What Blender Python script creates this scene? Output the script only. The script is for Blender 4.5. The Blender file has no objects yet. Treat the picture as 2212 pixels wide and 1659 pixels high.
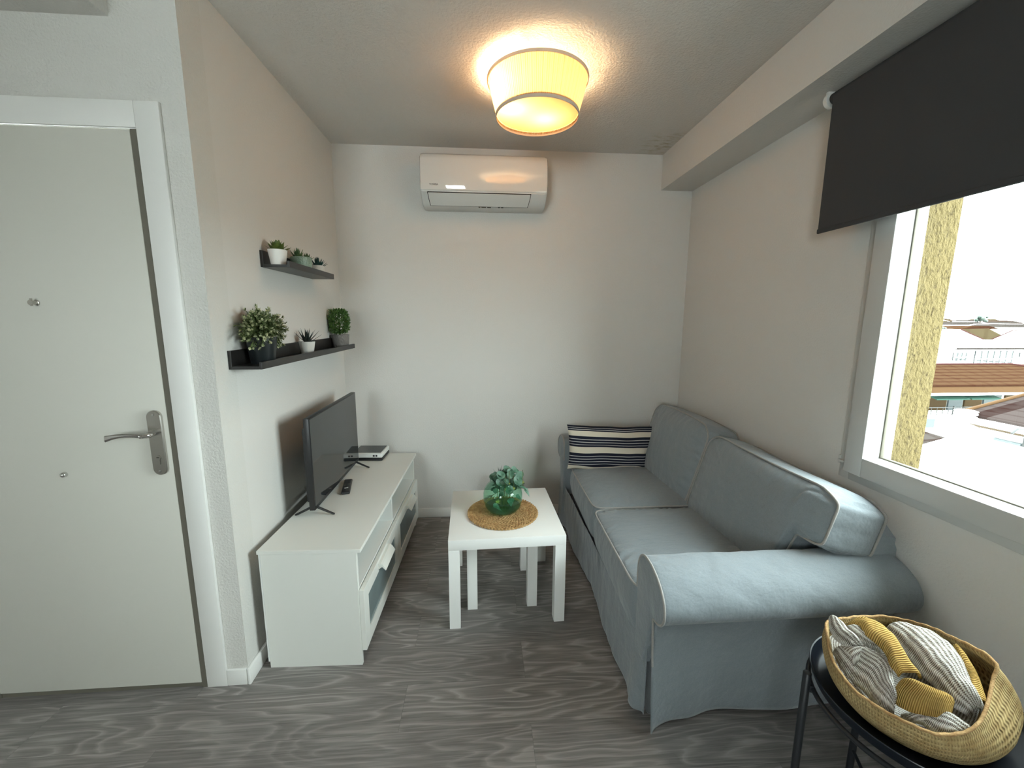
import bpy, bmesh, math, random
from mathutils import Vector, Matrix, noise
PI = math.pi
R = random.Random(7)
SC = bpy.context.scene
COL = SC.collection
# light levels
SKY, SKY_S, EXPO = (.85, .96, .96, 1), 28, 0
REAR = (-.70, .16, 1.2, 2.15)
WEND = -2.45
LAMP_A, LAMP_B = 13, 8
WA = (.66, .645, .615, 1)      # wall paint

# ------------------------------------------------------------------ materials
def srgb(r, g, b):
    f = lambda c: (c / 12.92 if c <= .04045 else ((c + .055) / 1.055) ** 2.4)
    return (f(r / 255), f(g / 255), f(b / 255), 1)

class NT:
    """small helper round a material's node tree"""
    def __init__(s, name):
        s.m = bpy.data.materials.new(name); s.m.use_nodes = True
        s.t = s.m.node_tree; s.t.nodes.clear()
        s.out = s.n('ShaderNodeOutputMaterial')
    def n(s, typ, **kw):
        nd = s.t.nodes.new(typ)
        for k, v in kw.items():
            if k in nd.inputs: nd.inputs[k].default_value = v
            else: setattr(nd, k, v)
        return nd
    def l(s, a, b): s.t.links.new(a, b)
    def bsdf(s, col=None, rough=.5, spec=.5, metal=0, **kw):
        b = s.n('ShaderNodeBsdfPrincipled')
        if col is not None: b.inputs['Base Color'].default_value = tuple(col)[:3] + (1,)
        b.inputs['Roughness'].default_value = rough
        b.inputs['Specular IOR Level'].default_value = spec
        b.inputs['Metallic'].default_value = metal
        s.l(b.outputs[0], s.out.inputs[0]); s.b = b
        return b
    def math(s, op, a, b=None, clamp=False):
        nd = s.n('ShaderNodeMath', operation=op, use_clamp=clamp)
        for i, v in enumerate((a, b)):
            if v is None: continue
            if isinstance(v, (int, float)): nd.inputs[i].default_value = v
            else: s.l(v, nd.inputs[i])
        return nd.outputs[0]
    def mix(s, fac, a, b):
        nd = s.n('ShaderNodeMix', data_type='RGBA')
        for i, v in ((0, fac), (6, a), (7, b)):
            if isinstance(v, (int, float, tuple)): nd.inputs[i].default_value = v
            else: s.l(v, nd.inputs[i])
        return nd.outputs[2]
    def ramp(s, fac, stops, interp='LINEAR'):
        nd = s.n('ShaderNodeValToRGB'); cr = nd.color_ramp; cr.interpolation = interp
        while len(cr.elements) < len(stops): cr.elements.new(.5)
        for e, (p, c) in zip(cr.elements, stops):
            e.position = p; e.color = c if len(c) == 4 else (*c, 1)
        s.l(fac, nd.inputs[0]); return nd.outputs[0]
    def bump(s, h, strength=.3, dist=.01):
        nd = s.n('ShaderNodeBump'); nd.inputs['Strength'].default_value = strength
        nd.inputs['Distance'].default_value = dist
        s.l(h, nd.inputs['Height']); s.l(nd.outputs[0], s.b.inputs['Normal'])
    def coord(s, kind='Object', scale=(1, 1, 1), rot=(0, 0, 0)):
        tc = s.n('ShaderNodeTexCoord'); mp = s.n('ShaderNodeMapping')
        mp.inputs['Scale'].default_value = scale; mp.inputs['Rotation'].default_value = rot
        s.l(tc.outputs[kind], mp.inputs[0]); return mp.outputs[0]
    def noise(s, vec, scale=5, detail=3, rough=.5):
        nd = s.n('ShaderNodeTexNoise', Scale=scale, Detail=detail, Roughness=rough)
        s.l(vec, nd.inputs['Vector']); return nd.outputs[0]

def plain(name, col, rough=.5, spec=.5, metal=0, bump=0, bscale=200, bdist=.002, var=0, **kw):
    t = NT(name); b = t.bsdf(col, rough, spec, metal)
    if bump or var:
        v = t.coord(); nz = t.noise(v, bscale, 3)
        if bump: t.bump(nz, bump, bdist)
        if var:
            n2 = t.noise(v, max(3, bscale * .1), 3)
            t.l(t.mix(n2, tuple(c * (1 - var) for c in col[:3]) + (1,), tuple(min(1, c * (1 + var)) for c in col[:3]) + (1,)), b.inputs['Base Color'])
    for k, v in kw.items(): b.inputs[k].default_value = v
    return t.m

def plaster(name, col, dist=.004, scale=110, stain=False):
    t = NT(name); b = t.bsdf(col, .85, .2)
    v = t.coord(); h = t.noise(v, scale, 2, .55)
    h2 = t.noise(v, 9, 3)
    mixed = t.math('ADD', t.math('MULTIPLY', h, 1.0), t.math('MULTIPLY', h2, .6))
    t.bump(mixed, .55, dist)
    if stain:   # old damp marks on the ceiling near the beam end
        sx = t.n('ShaderNodeSeparateXYZ'); t.l(v, sx.inputs[0])
        dx = t.math('MULTIPLY', t.math('SUBTRACT', sx.outputs[0], 2.10), 5.5)
        dy = t.math('MULTIPLY', t.math('ADD', sx.outputs[1], .17), 4.2)
        d = t.math('SQRT', t.math('ADD', t.math('MULTIPLY', dx, dx), t.math('MULTIPLY', dy, dy)))
        mask = t.math('SUBTRACT', 1, d, True)
        sn = t.noise(t.coord(scale=(9, 22, 1)), 1.6, 5, .6)
        k = t.math('MULTIPLY', t.math('MULTIPLY', t.math('SUBTRACT', sn, .47, True), 6, True), mask, True)
        t.l(t.mix(t.math('MULTIPLY', k, .8), col, (.36, .31, .17, 1)), b.inputs['Base Color'])
    return t.m

def floor_mat():
    t = NT('grey oak planks'); b = t.bsdf((.12, .11, .105, 1), .42, .35)
    v = t.coord()
    br = t.n('ShaderNodeTexBrick', offset=.37, squash=1.0)
    br.inputs['Color1'].default_value = (.2, .2, .2, 1); br.inputs['Color2'].default_value = (.8, .8, .8, 1)
    br.inputs['Mortar'].default_value = (0, 0, 0, 1)
    br.inputs['Scale'].default_value = 1; br.inputs['Mortar Size'].default_value = .0006
    br.inputs['Mortar Smooth'].default_value = .1; br.inputs['Bias'].default_value = 0
    br.inputs['Brick Width'].default_value = 1.28; br.inputs['Row Height'].default_value = .192
    mp = t.n('ShaderNodeMapping'); mp.inputs['Location'].default_value = (.17, .08, 0)
    t.l(v, mp.inputs[0]); t.l(mp.outputs[0], br.inputs[0])
    # each plank shifts the grain so that neighbours differ
    off = t.n('ShaderNodeVectorMath', operation='MULTIPLY_ADD')
    t.l(br.outputs['Color'], off.inputs[0]); off.inputs[1].default_value = (13, 17, 9); t.l(v, off.inputs[2])
    m1 = t.n('ShaderNodeMapping'); m1.inputs['Scale'].default_value = (1.15, 7.5, 1); t.l(off.outputs[0], m1.inputs[0])
    big = t.noise(m1.outputs[0], 1.0, 2.5, .45)
    ring = t.math('FRACT', t.math('MULTIPLY', big, 15))
    line = t.ramp(ring, [(0, (1, 1, 1)), (.10, (.75, .75, .75)), (.3, (.2, .2, .2)), (.75, (0, 0, 0)), (.93, (.5, .5, .5)), (1, (1, 1, 1))])
    m2 = t.n('ShaderNodeMapping'); m2.inputs['Scale'].default_value = (5, 160, 1); t.l(off.outputs[0], m2.inputs[0])
    fine = t.noise(m2.outputs[0], 1, 4, .6)
    m3 = t.n('ShaderNodeMapping'); m3.inputs['Scale'].default_value = (.9, 3.5, 1); t.l(off.outputs[0], m3.inputs[0])
    tone = t.noise(m3.outputs[0], 1, 2)
    c0 = t.mix(tone, (.105, .096, .090, 1), (.195, .178, .167, 1))
    amt = t.math('MULTIPLY', line, t.math('MULTIPLY', t.math('SUBTRACT', tone, .2, True), 1.3, True))
    c1 = t.mix(t.math('MULTIPLY', amt, .8), c0, (.50, .465, .435, 1))
    c2 = t.mix(t.math('MULTIPLY', t.math('SUBTRACT', fine, .5, True), 1.7, True), c1, (.38, .355, .335, 1))
    c2b = t.mix(t.math('MULTIPLY', t.math('SUBTRACT', .46, fine, True), 2.4, True), c2, (.045, .04, .037, 1))
    sep = t.n('ShaderNodeSeparateColor'); t.l(br.outputs['Color'], sep.inputs[0])
    c3 = t.mix(t.math('MULTIPLY', br.outputs['Fac'], .55), c2b, (.05, .046, .043, 1))
    t.l(c3, b.inputs['Base Color'])
    t.bump(t.math('ADD', t.math('MULTIPLY', fine, .5), t.math('MULTIPLY', line, .3)), .25, .0015)
    return t.m

def fabric(name, col, wr=.5, twill=900, rough=.85):
    t = NT(name); b = t.bsdf(col, rough, .15)
    b.inputs['Sheen Weight'].default_value = .25; b.inputs['Sheen Roughness'].default_value = .5
    v = t.coord()
    w = t.n('ShaderNodeTexWave', wave_type='BANDS', bands_direction='DIAGONAL', Scale=twill * .35, Distortion=.6); t.l(v, w.inputs[0])
    n1 = t.noise(t.coord(scale=(1, 1.6, 1)), 9, 4, .55)
    n2 = t.noise(v, 26, 3)
    h = t.math('ADD', t.math('MULTIPLY', n1, 1.0), t.math('ADD', t.math('MULTIPLY', n2, .22), t.math('MULTIPLY', w.outputs[0], .012)))
    t.bump(h, wr, .02)
    n3 = t.noise(v, 420, 2)
    t.l(t.mix(n3, tuple(c * .8 for c in col[:3]) + (1,), tuple(c * 1.2 for c in col[:3]) + (1,)), b.inputs['Base Color'])
    return t.m

def knit(name, ca, cb, fa, fb, warp=.25, mid=None, rw=.58):
    """ribbed knit in UV space; fa rows along v, fb stitches along u"""
    t = NT(name); b = t.bsdf(ca, .9, .1)
    uv = t.n('ShaderNodeUVMap'); uv.uv_map = 'UVMap'
    nz = t.n('ShaderNodeTexNoise', Scale=30, Detail=2); t.l(uv.outputs[0], nz.inputs['Vector'])
    sx = t.n('ShaderNodeSeparateXYZ'); t.l(uv.outputs[0], sx.inputs[0])
    wob = t.math('MULTIPLY', nz.outputs[0], warp)
    rows = t.math('SINE', t.math('ADD', t.math('MULTIPLY', sx.outputs[1], fa * 2 * PI), t.math('MULTIPLY', wob, 6)))
    st = t.math('SINE', t.math('ADD', t.math('MULTIPLY', sx.outputs[0], fb * 2 * PI), t.math('MULTIPLY', rows, 1.3)))
    r1 = t.math('ADD', t.math('MULTIPLY', rows, .5), .5)
    s1 = t.math('ADD', t.math('MULTIPLY', st, .5), .5)
    k = t.math('ADD', t.math('MULTIPLY', r1, rw), t.math('MULTIPLY', s1, 1 - rw), True)
    c = t.ramp(k, [(.12, cb), (.45, mid or tuple((x + y) / 2 for x, y in zip(ca[:3], cb[:3]))), (.8, ca)])
    t.l(c, b.inputs['Base Color'])
    t.bump(k, .8, .004)
    return t.m

def stripes_mat():
    t = NT('navy and cream ticking'); b = t.bsdf((.6, .55, .46, 1), .9, .1)
    uv = t.n('ShaderNodeUVMap'); uv.uv_map = 'UVMap'
    sx = t.n('ShaderNodeSeparateXYZ'); t.l(uv.outputs[0], sx.inputs[0]); v = sx.outputs[1]
    cr = (.66, .60, .49); nv = (.018, .02, .032)
    st = [(0, cr)]
    def group(a, e, n):
        for i in range(n):
            p = a + (e - a) * i / n; q = (e - a) / n
            st.append((p, nv))
            if i < n - 1: st.append((p + q * .74, (.46, .45, .44)))
        st.append((e, cr))
    group(.09, .40, 5); group(.54, .77, 4); group(.88, 1.0, 3)
    st = [s for s in st if s[0] < 1]
    t.l(t.ramp(v, st, 'CONSTANT'), b.inputs['Base Color'])
    t.bump(t.noise(t.coord(), 350, 2), .2, .002)
    return t.m

def tile_mat(name, ca, cb, fx, fy, ax='XY'):
    t = NT(name); b = t.bsdf(ca, 1, 0)
    sx = t.n('ShaderNodeSeparateXYZ'); t.l(t.coord(), sx.inputs[0])
    a = t.math('FRACT', t.math('MULTIPLY', sx.outputs[1], fy)); c = t.math('FRACT', t.math('MULTIPLY', sx.outputs[0], fx))
    row = t.math('LESS_THAN', a, .3); colm = t.math('LESS_THAN', c, .22)
    k = t.math('ADD', t.math('MULTIPLY', row, .85), t.math('MULTIPLY', colm, .35), True)
    nz = t.noise(t.coord(), 3, 4)
    t.l(t.mix(t.math('MULTIPLY', k, t.math('ADD', nz, .35), True), ca, cb), b.inputs['Base Color'])
    return t.m

def glass_mat(name, tint=(1, 1, 1, 1), refl=.9, rough=0):
    t = NT(name)
    tr = t.n('ShaderNodeBsdfTransparent'); tr.inputs[0].default_value = tint
    gl = t.n('ShaderNodeBsdfGlossy'); gl.inputs['Roughness'].default_value = rough
    fr = t.n('ShaderNodeFresnel'); fr.inputs[0].default_value = 1.45
    mx = t.n('ShaderNodeMixShader'); ge = t.n('ShaderNodeNewGeometry')
    t.l(t.math('MULTIPLY', t.math('MULTIPLY', fr.outputs[0], refl), t.math('SUBTRACT', 1, ge.outputs['Backfacing'])), mx.inputs[0])
    t.l(tr.outputs[0], mx.inputs[1]); t.l(gl.outputs[0], mx.inputs[2]); t.l(mx.outputs[0], t.out.inputs[0])
    return t.m

def shade_mat(name, col, trans=.55):
    t = NT(name)
    d = t.n('ShaderNodeBsdfDiffuse'); d.inputs[0].default_value = col
    tl = t.n('ShaderNodeBsdfTranslucent'); tl.inputs[0].default_value = col
    mx = t.n('ShaderNodeMixShader'); mx.inputs[0].default_value = trans
    t.l(d.outputs[0], mx.inputs[1]); t.l(tl.outputs[0], mx.inputs[2]); t.l(mx.outputs[0], t.out.inputs[0])
    return t.m

def leaf_mat(name, ca, cb, rough=.5, scale=60):
    t = NT(name); b = t.bsdf(ca, rough, .35)
    t.l(t.mix(t.ramp(t.noise(t.coord(), scale, 2), [(.35, (0, 0, 0)), (.65, (1, 1, 1))]), ca, cb), b.inputs['Base Color'])
    return t.m

def rough_wall(name, ca, cb):
    t = NT(name); b = t.bsdf(ca, .95, .1)
    v = t.coord(scale=(1, 1, .55)); n1 = t.noise(v, 75, 4, .7)
    k = t.ramp(n1, [(.33, (1, 1, 1)), (.47, (0, 0, 0))])
    t.l(t.mix(k, ca, cb), b.inputs['Base Color'])
    t.bump(t.noise(v, 60, 4, .65), .9, .02)
    return t.m

M = {}
M['wall'] = plaster('warm white plaster', WA, .0022, 120)
M['ceil'] = plaster('white textured ceiling', (.64, .62, .59, 1), .006, 95, stain=True)
M['gotele'] = plaster('coarse textured plaster', (.64, .625, .59, 1), .005, 120)
M['trim'] = plain('white trim paint', (.80, .79, .76, 1), .4, .4)
M['doorw'] = plain('off white door laminate', (.58, .565, .51, 1), .5, .35, bump=.05, bscale=500)
M['jamb'] = plain('grey brown door seal', (.13, .12, .095, 1), .6, .3)
M['floor'] = floor_mat()
M['white'] = plain('white lacquer', (.87, .87, .84, 1), .32, .45)
M['bench'] = plain('white foil bench', (.74, .74, .695, 1), .42, .4)
M['whitein'] = plain('white foil', (.80, .81, .79, 1), .45, .4)
M['pvc'] = plain('white window plastic', (.54, .54, .52, 1), .35, .45)
M['frost'] = plain('grey frosted glass', (.17, .22, .225, 1), .18, .6, var=.15, bscale=120)
M['black'] = plain('black brown wood foil', (.012, .011, .010, 1), .38, .45, bump=.03, bscale=300)
M['bplast'] = plain('black plastic', (.012, .012, .013, 1), .4, .45)
M['screen'] = plain('dark glossy screen', (.014, .016, .017, 1), .05, .65)
M['wplast'] = plain('white plastic', (.78, .79, .77, 1), .35, .45)
M['gloss'] = plain('glossy white ac panel', (.74, .72, .68, 1), .55, .1, **{'Coat Weight': 1.0, 'Coat Roughness': .02, 'Coat IOR': 2.0})
M['acw'] = plain('white ac plastic', (.72, .72, .70, 1), .4, .4)
M['acdark'] = plain('dark seam', (.02, .02, .02, 1), .6, .2)
M['chrome'] = plain('satin nickel', (.60, .58, .54, 1), .24, .5, 1)
M['chromes'] = plain('polished chrome', (.72, .71, .69, 1), .1, .5, 1)
M['sofa'] = fabric('grey cotton twill', (.215, .245, .265, 1), .62)
M['sofad'] = fabric('darker grey cotton twill', (.12, .13, .135, 1), .4)  # darker copy of the sofa twill, for the solid core and inner pleat
M['pipe'] = fabric('lightened grey piping', (.30, .29, .275, 1), .2)  # lighter than the sofa twill, caught highlights are put into the colour
M['pillow'] = stripes_mat()
M['blind'] = plain('charcoal blind fabric', (.050, .051, .054, 1), .8, .15, bump=.05, bscale=600)
M['metalb'] = plain('black powder coated steel', (.010, .012, .016, 1), .42, .5)
M['tray'] = plain('dark blue black steel', (.008, .012, .020, 1), .34, .5)
M['shade'] = shade_mat('pleated cream fabric', (.46, .32, .17, 1), .5)
M['band'] = shade_mat('cream fabric trim', (.62, .52, .42, 1), .06)
M['diff'] = shade_mat('cream diffuser', (.42, .29, .15, 1), .45)
M['basket'] = None
M['glassv'] = glass_mat('green glass', (.78, .93, .86, 1), 1.0)
M['pane'] = glass_mat('clear window glass', (.97, .985, .98, 1), .55)
M['water'] = glass_mat('green glass base', (.45, .68, .55, 1), .8)
M['soil'] = plain('dark potting soil', (.02, .015, .01, 1), .95, .1)
M['potw'] = plain('white ceramic', (.74, .72, .68, 1), .45, .4)
M['potg'] = plain('green glazed pot', (.18, .25, .19, 1), .12, .6, bump=.5, bscale=160, bdist=.006)
M['potb'] = plain('black plastic pot', (.009, .012, .013, 1), .35, .45)
M['pots'] = plain('grey stone pot', (.22, .21, .20, 1), .9, .2, bump=.9, bscale=45, bdist=.01, var=.45)
M['leafa'] = leaf_mat('olive succulent', (.055, .085, .012, 1), (.10, .13, .03, 1))
M['leafb'] = leaf_mat('mid green succulent', (.04, .085, .03, 1), (.09, .15, .06, 1))
M['leafc'] = leaf_mat('blue green succulent', (.012, .045, .04, 1), (.03, .07, .06, 1))
M['leafd'] = leaf_mat('near black aloe', (.014, .022, .018, 1), (.03, .04, .035, 1))
M['box'] = leaf_mat('boxwood green', (.03, .085, .014, 1), (.11, .21, .05, 1), scale=120)
M['bush'] = leaf_mat('grey green foliage', (.045, .075, .02, 1), (.17, .22, .09, 1), scale=90)
M['tips'] = leaf_mat('pale cream tips', (.45, .48, .28, 1), (.62, .62, .42, 1), scale=90)
M['euc'] = leaf_mat('eucalyptus green', (.03, .10, .055, 1), (.12, .22, .16, 1), scale=40)
M['eucd'] = leaf_mat('dark green needles', (.012, .035, .02, 1), (.03, .06, .03, 1))
M['stem'] = plain('olive stems', (.10, .12, .04, 1), .7, .2)
M['flower'] = plain('yellow green blossom', (.55, .62, .16, 1), .7, .2)
M['card'] = plain('brown cardboard', (.26, .16, .08, 1), .8, .2, var=.2)
M['stucco'] = rough_wall('yellow roughcast stucco', (0.0900, 0.0690, 0.0300, 1), (0.0390, 0.0285, 0.0120, 1))

def straw(name, ca, cb, cc):
    t = NT(name); b = t.bsdf(ca, .75, .25)
    v = t.coord(); n1 = t.noise(v, 55, 3); n2 = t.noise(t.coord(scale=(1, 1, 3)), 160, 3)
    c = t.mix(t.ramp(n1, [(.3, (0, 0, 0)), (.7, (1, 1, 1))]), ca, cb)
    c = t.mix(t.math('MULTIPLY', t.math('SUBTRACT', n2, .5, True), 2.6, True), c, cc)
    t.l(c, b.inputs['Base Color']); t.bump(n2, .7, .003)
    return t.m
M['straw'] = straw('woven water hyacinth', (.34, .19, .075, 1), (.56, .37, .17, 1), (.14, .07, .025, 1))
def basket_mat():
    t = NT('coiled seagrass'); b = t.bsdf((.42, .30, .13, 1), .85, .2)
    uv = t.n('ShaderNodeUVMap'); uv.uv_map = 'UVMap'
    sx = t.n('ShaderNodeSeparateXYZ'); t.l(uv.outputs[0], sx.inputs[0])
    rows = t.math('SINE', t.math('MULTIPLY', sx.outputs[1], 22 * 2 * PI))
    st = t.math('SINE', t.math('ADD', t.math('MULTIPLY', sx.outputs[0], 150 * 2 * PI), t.math('MULTIPLY', rows, 1.2)))
    k = t.math('ADD', t.math('MULTIPLY', rows, .25), t.math('ADD', t.math('MULTIPLY', st, .18), .5), True)
    n1 = t.noise(t.coord(), 45, 4, .65)
    c = t.mix(t.ramp(n1, [(.3, (0, 0, 0)), (.7, (1, 1, 1))]), (.40, .27, .11, 1), (.58, .45, .22, 1))
    c = t.mix(t.math('MULTIPLY', t.math('SUBTRACT', .42, k, True), 1.6, True), c, (.20, .12, .05, 1))
    t.l(c, b.inputs['Base Color']); t.bump(k, .8, .006)
    return t.m
M['basket'] = basket_mat()
M['knit'] = knit('grey and white rib knit', (.80, .78, .73), (.16, .125, .10), 8.5, 24, .3, (.50, .47, .42), .55)
M['must'] = knit('mustard rib knit', (.62, .42, .14), (.24, .13, .03), 1.5, 22, .1, (.46, .29, .08), .2)

# ------------------------------------------------------------------ mesh helpers
def smooth_by_angle(me, ang=40):
    me.shade_smooth()
    bm = bmesh.new(); bm.from_mesh(me)
    for e in bm.edges:
        if len(e.link_faces) == 2 and e.calc_face_angle(0) > math.radians(ang): e.smooth = False
    bm.to_mesh(me); bm.free()

ROOT = {}
def thing(name, label, cat, loc=(0, 0, 0), rz=0, group=None):
    o = bpy.data.objects.new(name, None); COL.objects.link(o)
    o.empty_display_size = .1
    o.location = loc; o.rotation_euler = (0, 0, rz)
    o['label'] = label; o['category'] = cat
    if group: o['group'] = group
    ROOT[o.name] = Matrix.Translation(loc) @ Matrix.Rotation(rz, 4, 'Z')
    return o

def wm(o):
    """world matrix of an object built here (parts have identity local matrices)"""
    while o.name not in ROOT and o.parent: o = o.parent
    return ROOT.get(o.name, Matrix.Identity(4))

def obj(name, bm, mat, parent=None, local=False, smooth=35, fix=True):
    """link a bmesh as one object; bm is in world space unless local=True (space of the thing)"""
    if fix: bmesh.ops.recalc_face_normals(bm, faces=bm.faces[:])
    if parent is not None and not local: bm.transform(wm(parent).inverted())
    me = bpy.data.meshes.new(name); bm.to_mesh(me); bm.free()
    for m in (mat if isinstance(mat, (list, tuple)) else [mat]): me.materials.append(M[m] if isinstance(m, str) else m)
    o = bpy.data.objects.new(name, me); COL.objects.link(o)
    if smooth: smooth_by_angle(me, smooth)
    if parent is not None: o.parent = parent
    return o

def tag(o, label, cat, group=None):
    o['label'] = label; o['category'] = cat
    if group: o['group'] = group
    return o
def struct(o, label=None):
    o['kind'] = 'structure'
    if label: o['label'] = label
    return o

def B(): return bmesh.new()
def box(bm, x0, x1, y0, y1, z0, z1, bev=0, seg=2, mat=None):
    vs = [bm.verts.new((x, y, z)) for x in (x0, x1) for y in (y0, y1) for z in (z0, z1)]
    idx = [(0, 1, 3, 2), (4, 6, 7, 5), (0, 4, 5, 1), (2, 3, 7, 6), (0, 2, 6, 4), (1, 5, 7, 3)]
    fs = [bm.faces.new([vs[i] for i in f]) for f in idx]
    if mat is not None:
        for f in fs: f.material_index = mat
    if bev:
        es = list({e for f in fs for e in f.edges})
        bmesh.ops.bevel(bm, geom=es, offset=bev, segments=seg, profile=.5, affect='EDGES')
    return bm

def ring_loft(bm, rings, closed=True, cap0=False, cap1=False, uv=None):
    vr = [[bm.verts.new(p) for p in r] for r in rings]
    n = len(rings[0]); fs = []
    L = bm.loops.layers.uv.new('UVMap') if uv else None
    m = len(vr)
    for i in range(m - 1):
        for j in range(n if closed else n - 1):
            k = (j + 1) % n
            try: f = bm.faces.new((vr[i][j], vr[i][k], vr[i + 1][k], vr[i + 1][j]))
            except ValueError: continue
            fs.append(f)
            if L:
                for lp, (a, b) in zip(f.loops, ((i, j), (i, j + 1), (i + 1, j + 1), (i + 1, j))):
                    lp[L].uv = (b / n * uv[0], a / (m - 1) * uv[1])
    if cap0: bm.faces.new(vr[0][::-1])
    if cap1: bm.faces.new(vr[-1])
    return vr

def lathe(bm, prof, c, n=48, cap0=True, cap1=False, rf=None, uv=None):
    rings = []
    for i, (r, z) in enumerate(prof):
        rings.append([(c[0] + (r * (rf(i, 2 * PI * k / n) if rf else 1)) * math.cos(2 * PI * k / n),
                       c[1] + (r * (rf(i, 2 * PI * k / n) if rf else 1)) * math.sin(2 * PI * k / n), c[2] + z) for k in range(n)])
    ring_loft(bm, rings, True, cap0, cap1, uv)
    return bm

def frame_of(d):
    d = d.normalized(); a = Vector((0, 0, 1)) if abs(d.z) < .9 else Vector((1, 0, 0))
    u = d.cross(a).normalized(); return u, d.cross(u).normalized()

def tube(bm, pts, r, n=8, closed=False, caps=True, taper=None):
    pts = [Vector(p) for p in pts]; rings = []; m = len(pts); up = None
    for i, p in enumerate(pts):
        a = pts[(i - 1) % m] if closed or i else p; b = pts[(i + 1) % m] if closed or i < m - 1 else p
        d = (b - a)
        if d.length < 1e-9: d = Vector((0, 0, 1))
        d.normalize()
        if up is None: up, _ = frame_of(d)
        u = (up - d * up.dot(d))
        u = u.normalized() if u.length > 1e-6 else frame_of(d)[0]
        up = u; w = d.cross(u)
        rr = (r if not callable(r) else r(i / max(1, m - 1)))
        rings.append([p + (u * math.cos(2 * PI * k / n) + w * math.sin(2 * PI * k / n)) * rr for k in range(n)])
    if closed: rings.append(rings[0])
    vr = [[bm.verts.new(q) for q in rg] for rg in (rings[:-1] if closed else rings)]
    if closed: vr.append(vr[0])
    for i in range(len(vr) - 1):
        for j in range(n):
            k = (j + 1) % n; bm.faces.new((vr[i][j], vr[i][k], vr[i + 1][k], vr[i + 1][j]))
    if caps and not closed: bm.faces.new(vr[0][::-1]); bm.faces.new(vr[-1])
    return bm

def grid(bm, fn, nu, nv, uv=None):
    """open sheet fn(u,v) -> point"""
    vs = [[bm.verts.new(fn(i / nu, j / nv)) for j in range(nv + 1)] for i in range(nu + 1)]
    L = bm.loops.layers.uv.new('UVMap') if uv else None
    for i in range(nu):
        for j in range(nv):
            f = bm.faces.new((vs[i][j], vs[i + 1][j], vs[i + 1][j + 1], vs[i][j + 1]))
            if L:
                for lp, (a, b) in zip(f.loops, ((i, j), (i + 1, j), (i + 1, j + 1), (i, j + 1))):
                    lp[L].uv = (a / nu * uv[0], b / nv * uv[1])
    return vs

def cubegrid(bm, n, fn):
    """subdivided cube surface, every vertex (u,v,w) in [-1,1]^3 mapped by fn"""
    cache = {}
    def V(a, b, c):
        k = (a, b, c)
        if k not in cache: cache[k] = bm.verts.new(fn(2 * a / n - 1, 2 * b / n - 1, 2 * c / n - 1))
        return cache[k]
    for i in range(n):
        for j in range(n):
            for s in (0, n):
                bm.faces.new((V(i, j, s), V(i + 1, j, s), V(i + 1, j + 1, s), V(i, j + 1, s)))
                bm.faces.new((V(i, s, j), V(i + 1, s, j), V(i + 1, s, j + 1), V(i, s, j + 1)))
                bm.faces.new((V(s, i, j), V(s, i + 1, j), V(s, i + 1, j + 1), V(s, i, j + 1)))
    return bm

def nz(*p): return noise.noise(Vector(p))
def sst(a, b, x):
    t = max(0, min(1, (x - a) / (b - a))); return t * t * (3 - 2 * t)
def lerp(a, b, t): return a + (b - a) * t
def plerp(pts, t):
    """point on a polyline by Catmull-Rom"""
    n = len(pts) - 1; f = min(max(t, 0), .99999) * n; i = int(f); u = f - i
    P = [Vector(pts[max(0, min(n, i + k))]) for k in (-1, 0, 1, 2)]
    return .5 * ((2 * P[1]) + (P[2] - P[0]) * u + (2 * P[0] - 5 * P[1] + 4 * P[2] - P[3]) * u * u + (3 * P[1] - P[0] - 3 * P[2] + P[3]) * u ** 3)

def leaf(bm, base, d, up, ln, w, thick=.0, curl=.0, seg=4, tip=1.0, fat=.35):
    """tapered leaf; thick>0 gives a closed fleshy leaf"""
    d = Vector(d).normalized(); up = Vector(up); s = d.cross(up)
    s = s.normalized() if s.length > 1e-5 else frame_of(d)[0]
    n = s.cross(d)
    base = Vector(base); rows = []
    for i in range(seg + 1):
        t = i / seg
        ww = w * (math.sin(PI * min(1, (t ** fat) * .97 + .03)) if tip else 1) * .5
        if i == 0: ww = w * .18
        c = base + d * ln * t + n * curl * ln * t * t
        if thick: rows.append([c - s * ww, c - n * thick * (1 - t * .8), c + s * ww, c + n * thick * .5 * (1 - t)])
        else: rows.append([c - s * ww, c - n * ww * .25, c + s * ww])
    if thick: ring_loft(bm, rows, True, True, True)
    else: ring_loft(bm, rows, False)
    return bm

# ------------------------------------------------------------------ the room
W, H, DY = 2.391, 2.544, -1.367          # right wall, ceiling, door wall
RY, LX = -5.2, -2.4                        # rear wall, far left wall (behind the camera)
bm = box(B(), LX - .1, W + .05, RY - .1, .1, -.1, 0)
struct(obj('floor', bm, 'floor', smooth=0), 'grey oak plank floor')
bm = box(B(), LX - .1, W + .05, RY - .1, .1, H, H + .12)
struct(obj('ceiling', bm, 'ceil', smooth=0), 'white textured ceiling')
struct(obj('wall_left', box(B(), -.12, 0, DY + .12, .1, 0, H), 'wall', smooth=0))
struct(obj('wall_back', box(B(), 0, W, 0, .1, 0, H), 'wall', smooth=0))
bm = B()
box(bm, LX, -.925, DY, DY + .12, 0, H); box(bm, -.925, -.153, DY, DY + .12, 2.049, H); box(bm, -.153, 0, DY, DY + .12, 0, H)
struct(obj('wall_entry', bm, 'gotele', smooth=0))
struct(obj('wall_far', box(B(), LX - .1, LX, RY, DY + .12, 0, H), 'wall', smooth=0))
WY0, WY1, WZ0, WZ1 = WEND - .045, -1.41, .842, 2.10   # window hole
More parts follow.
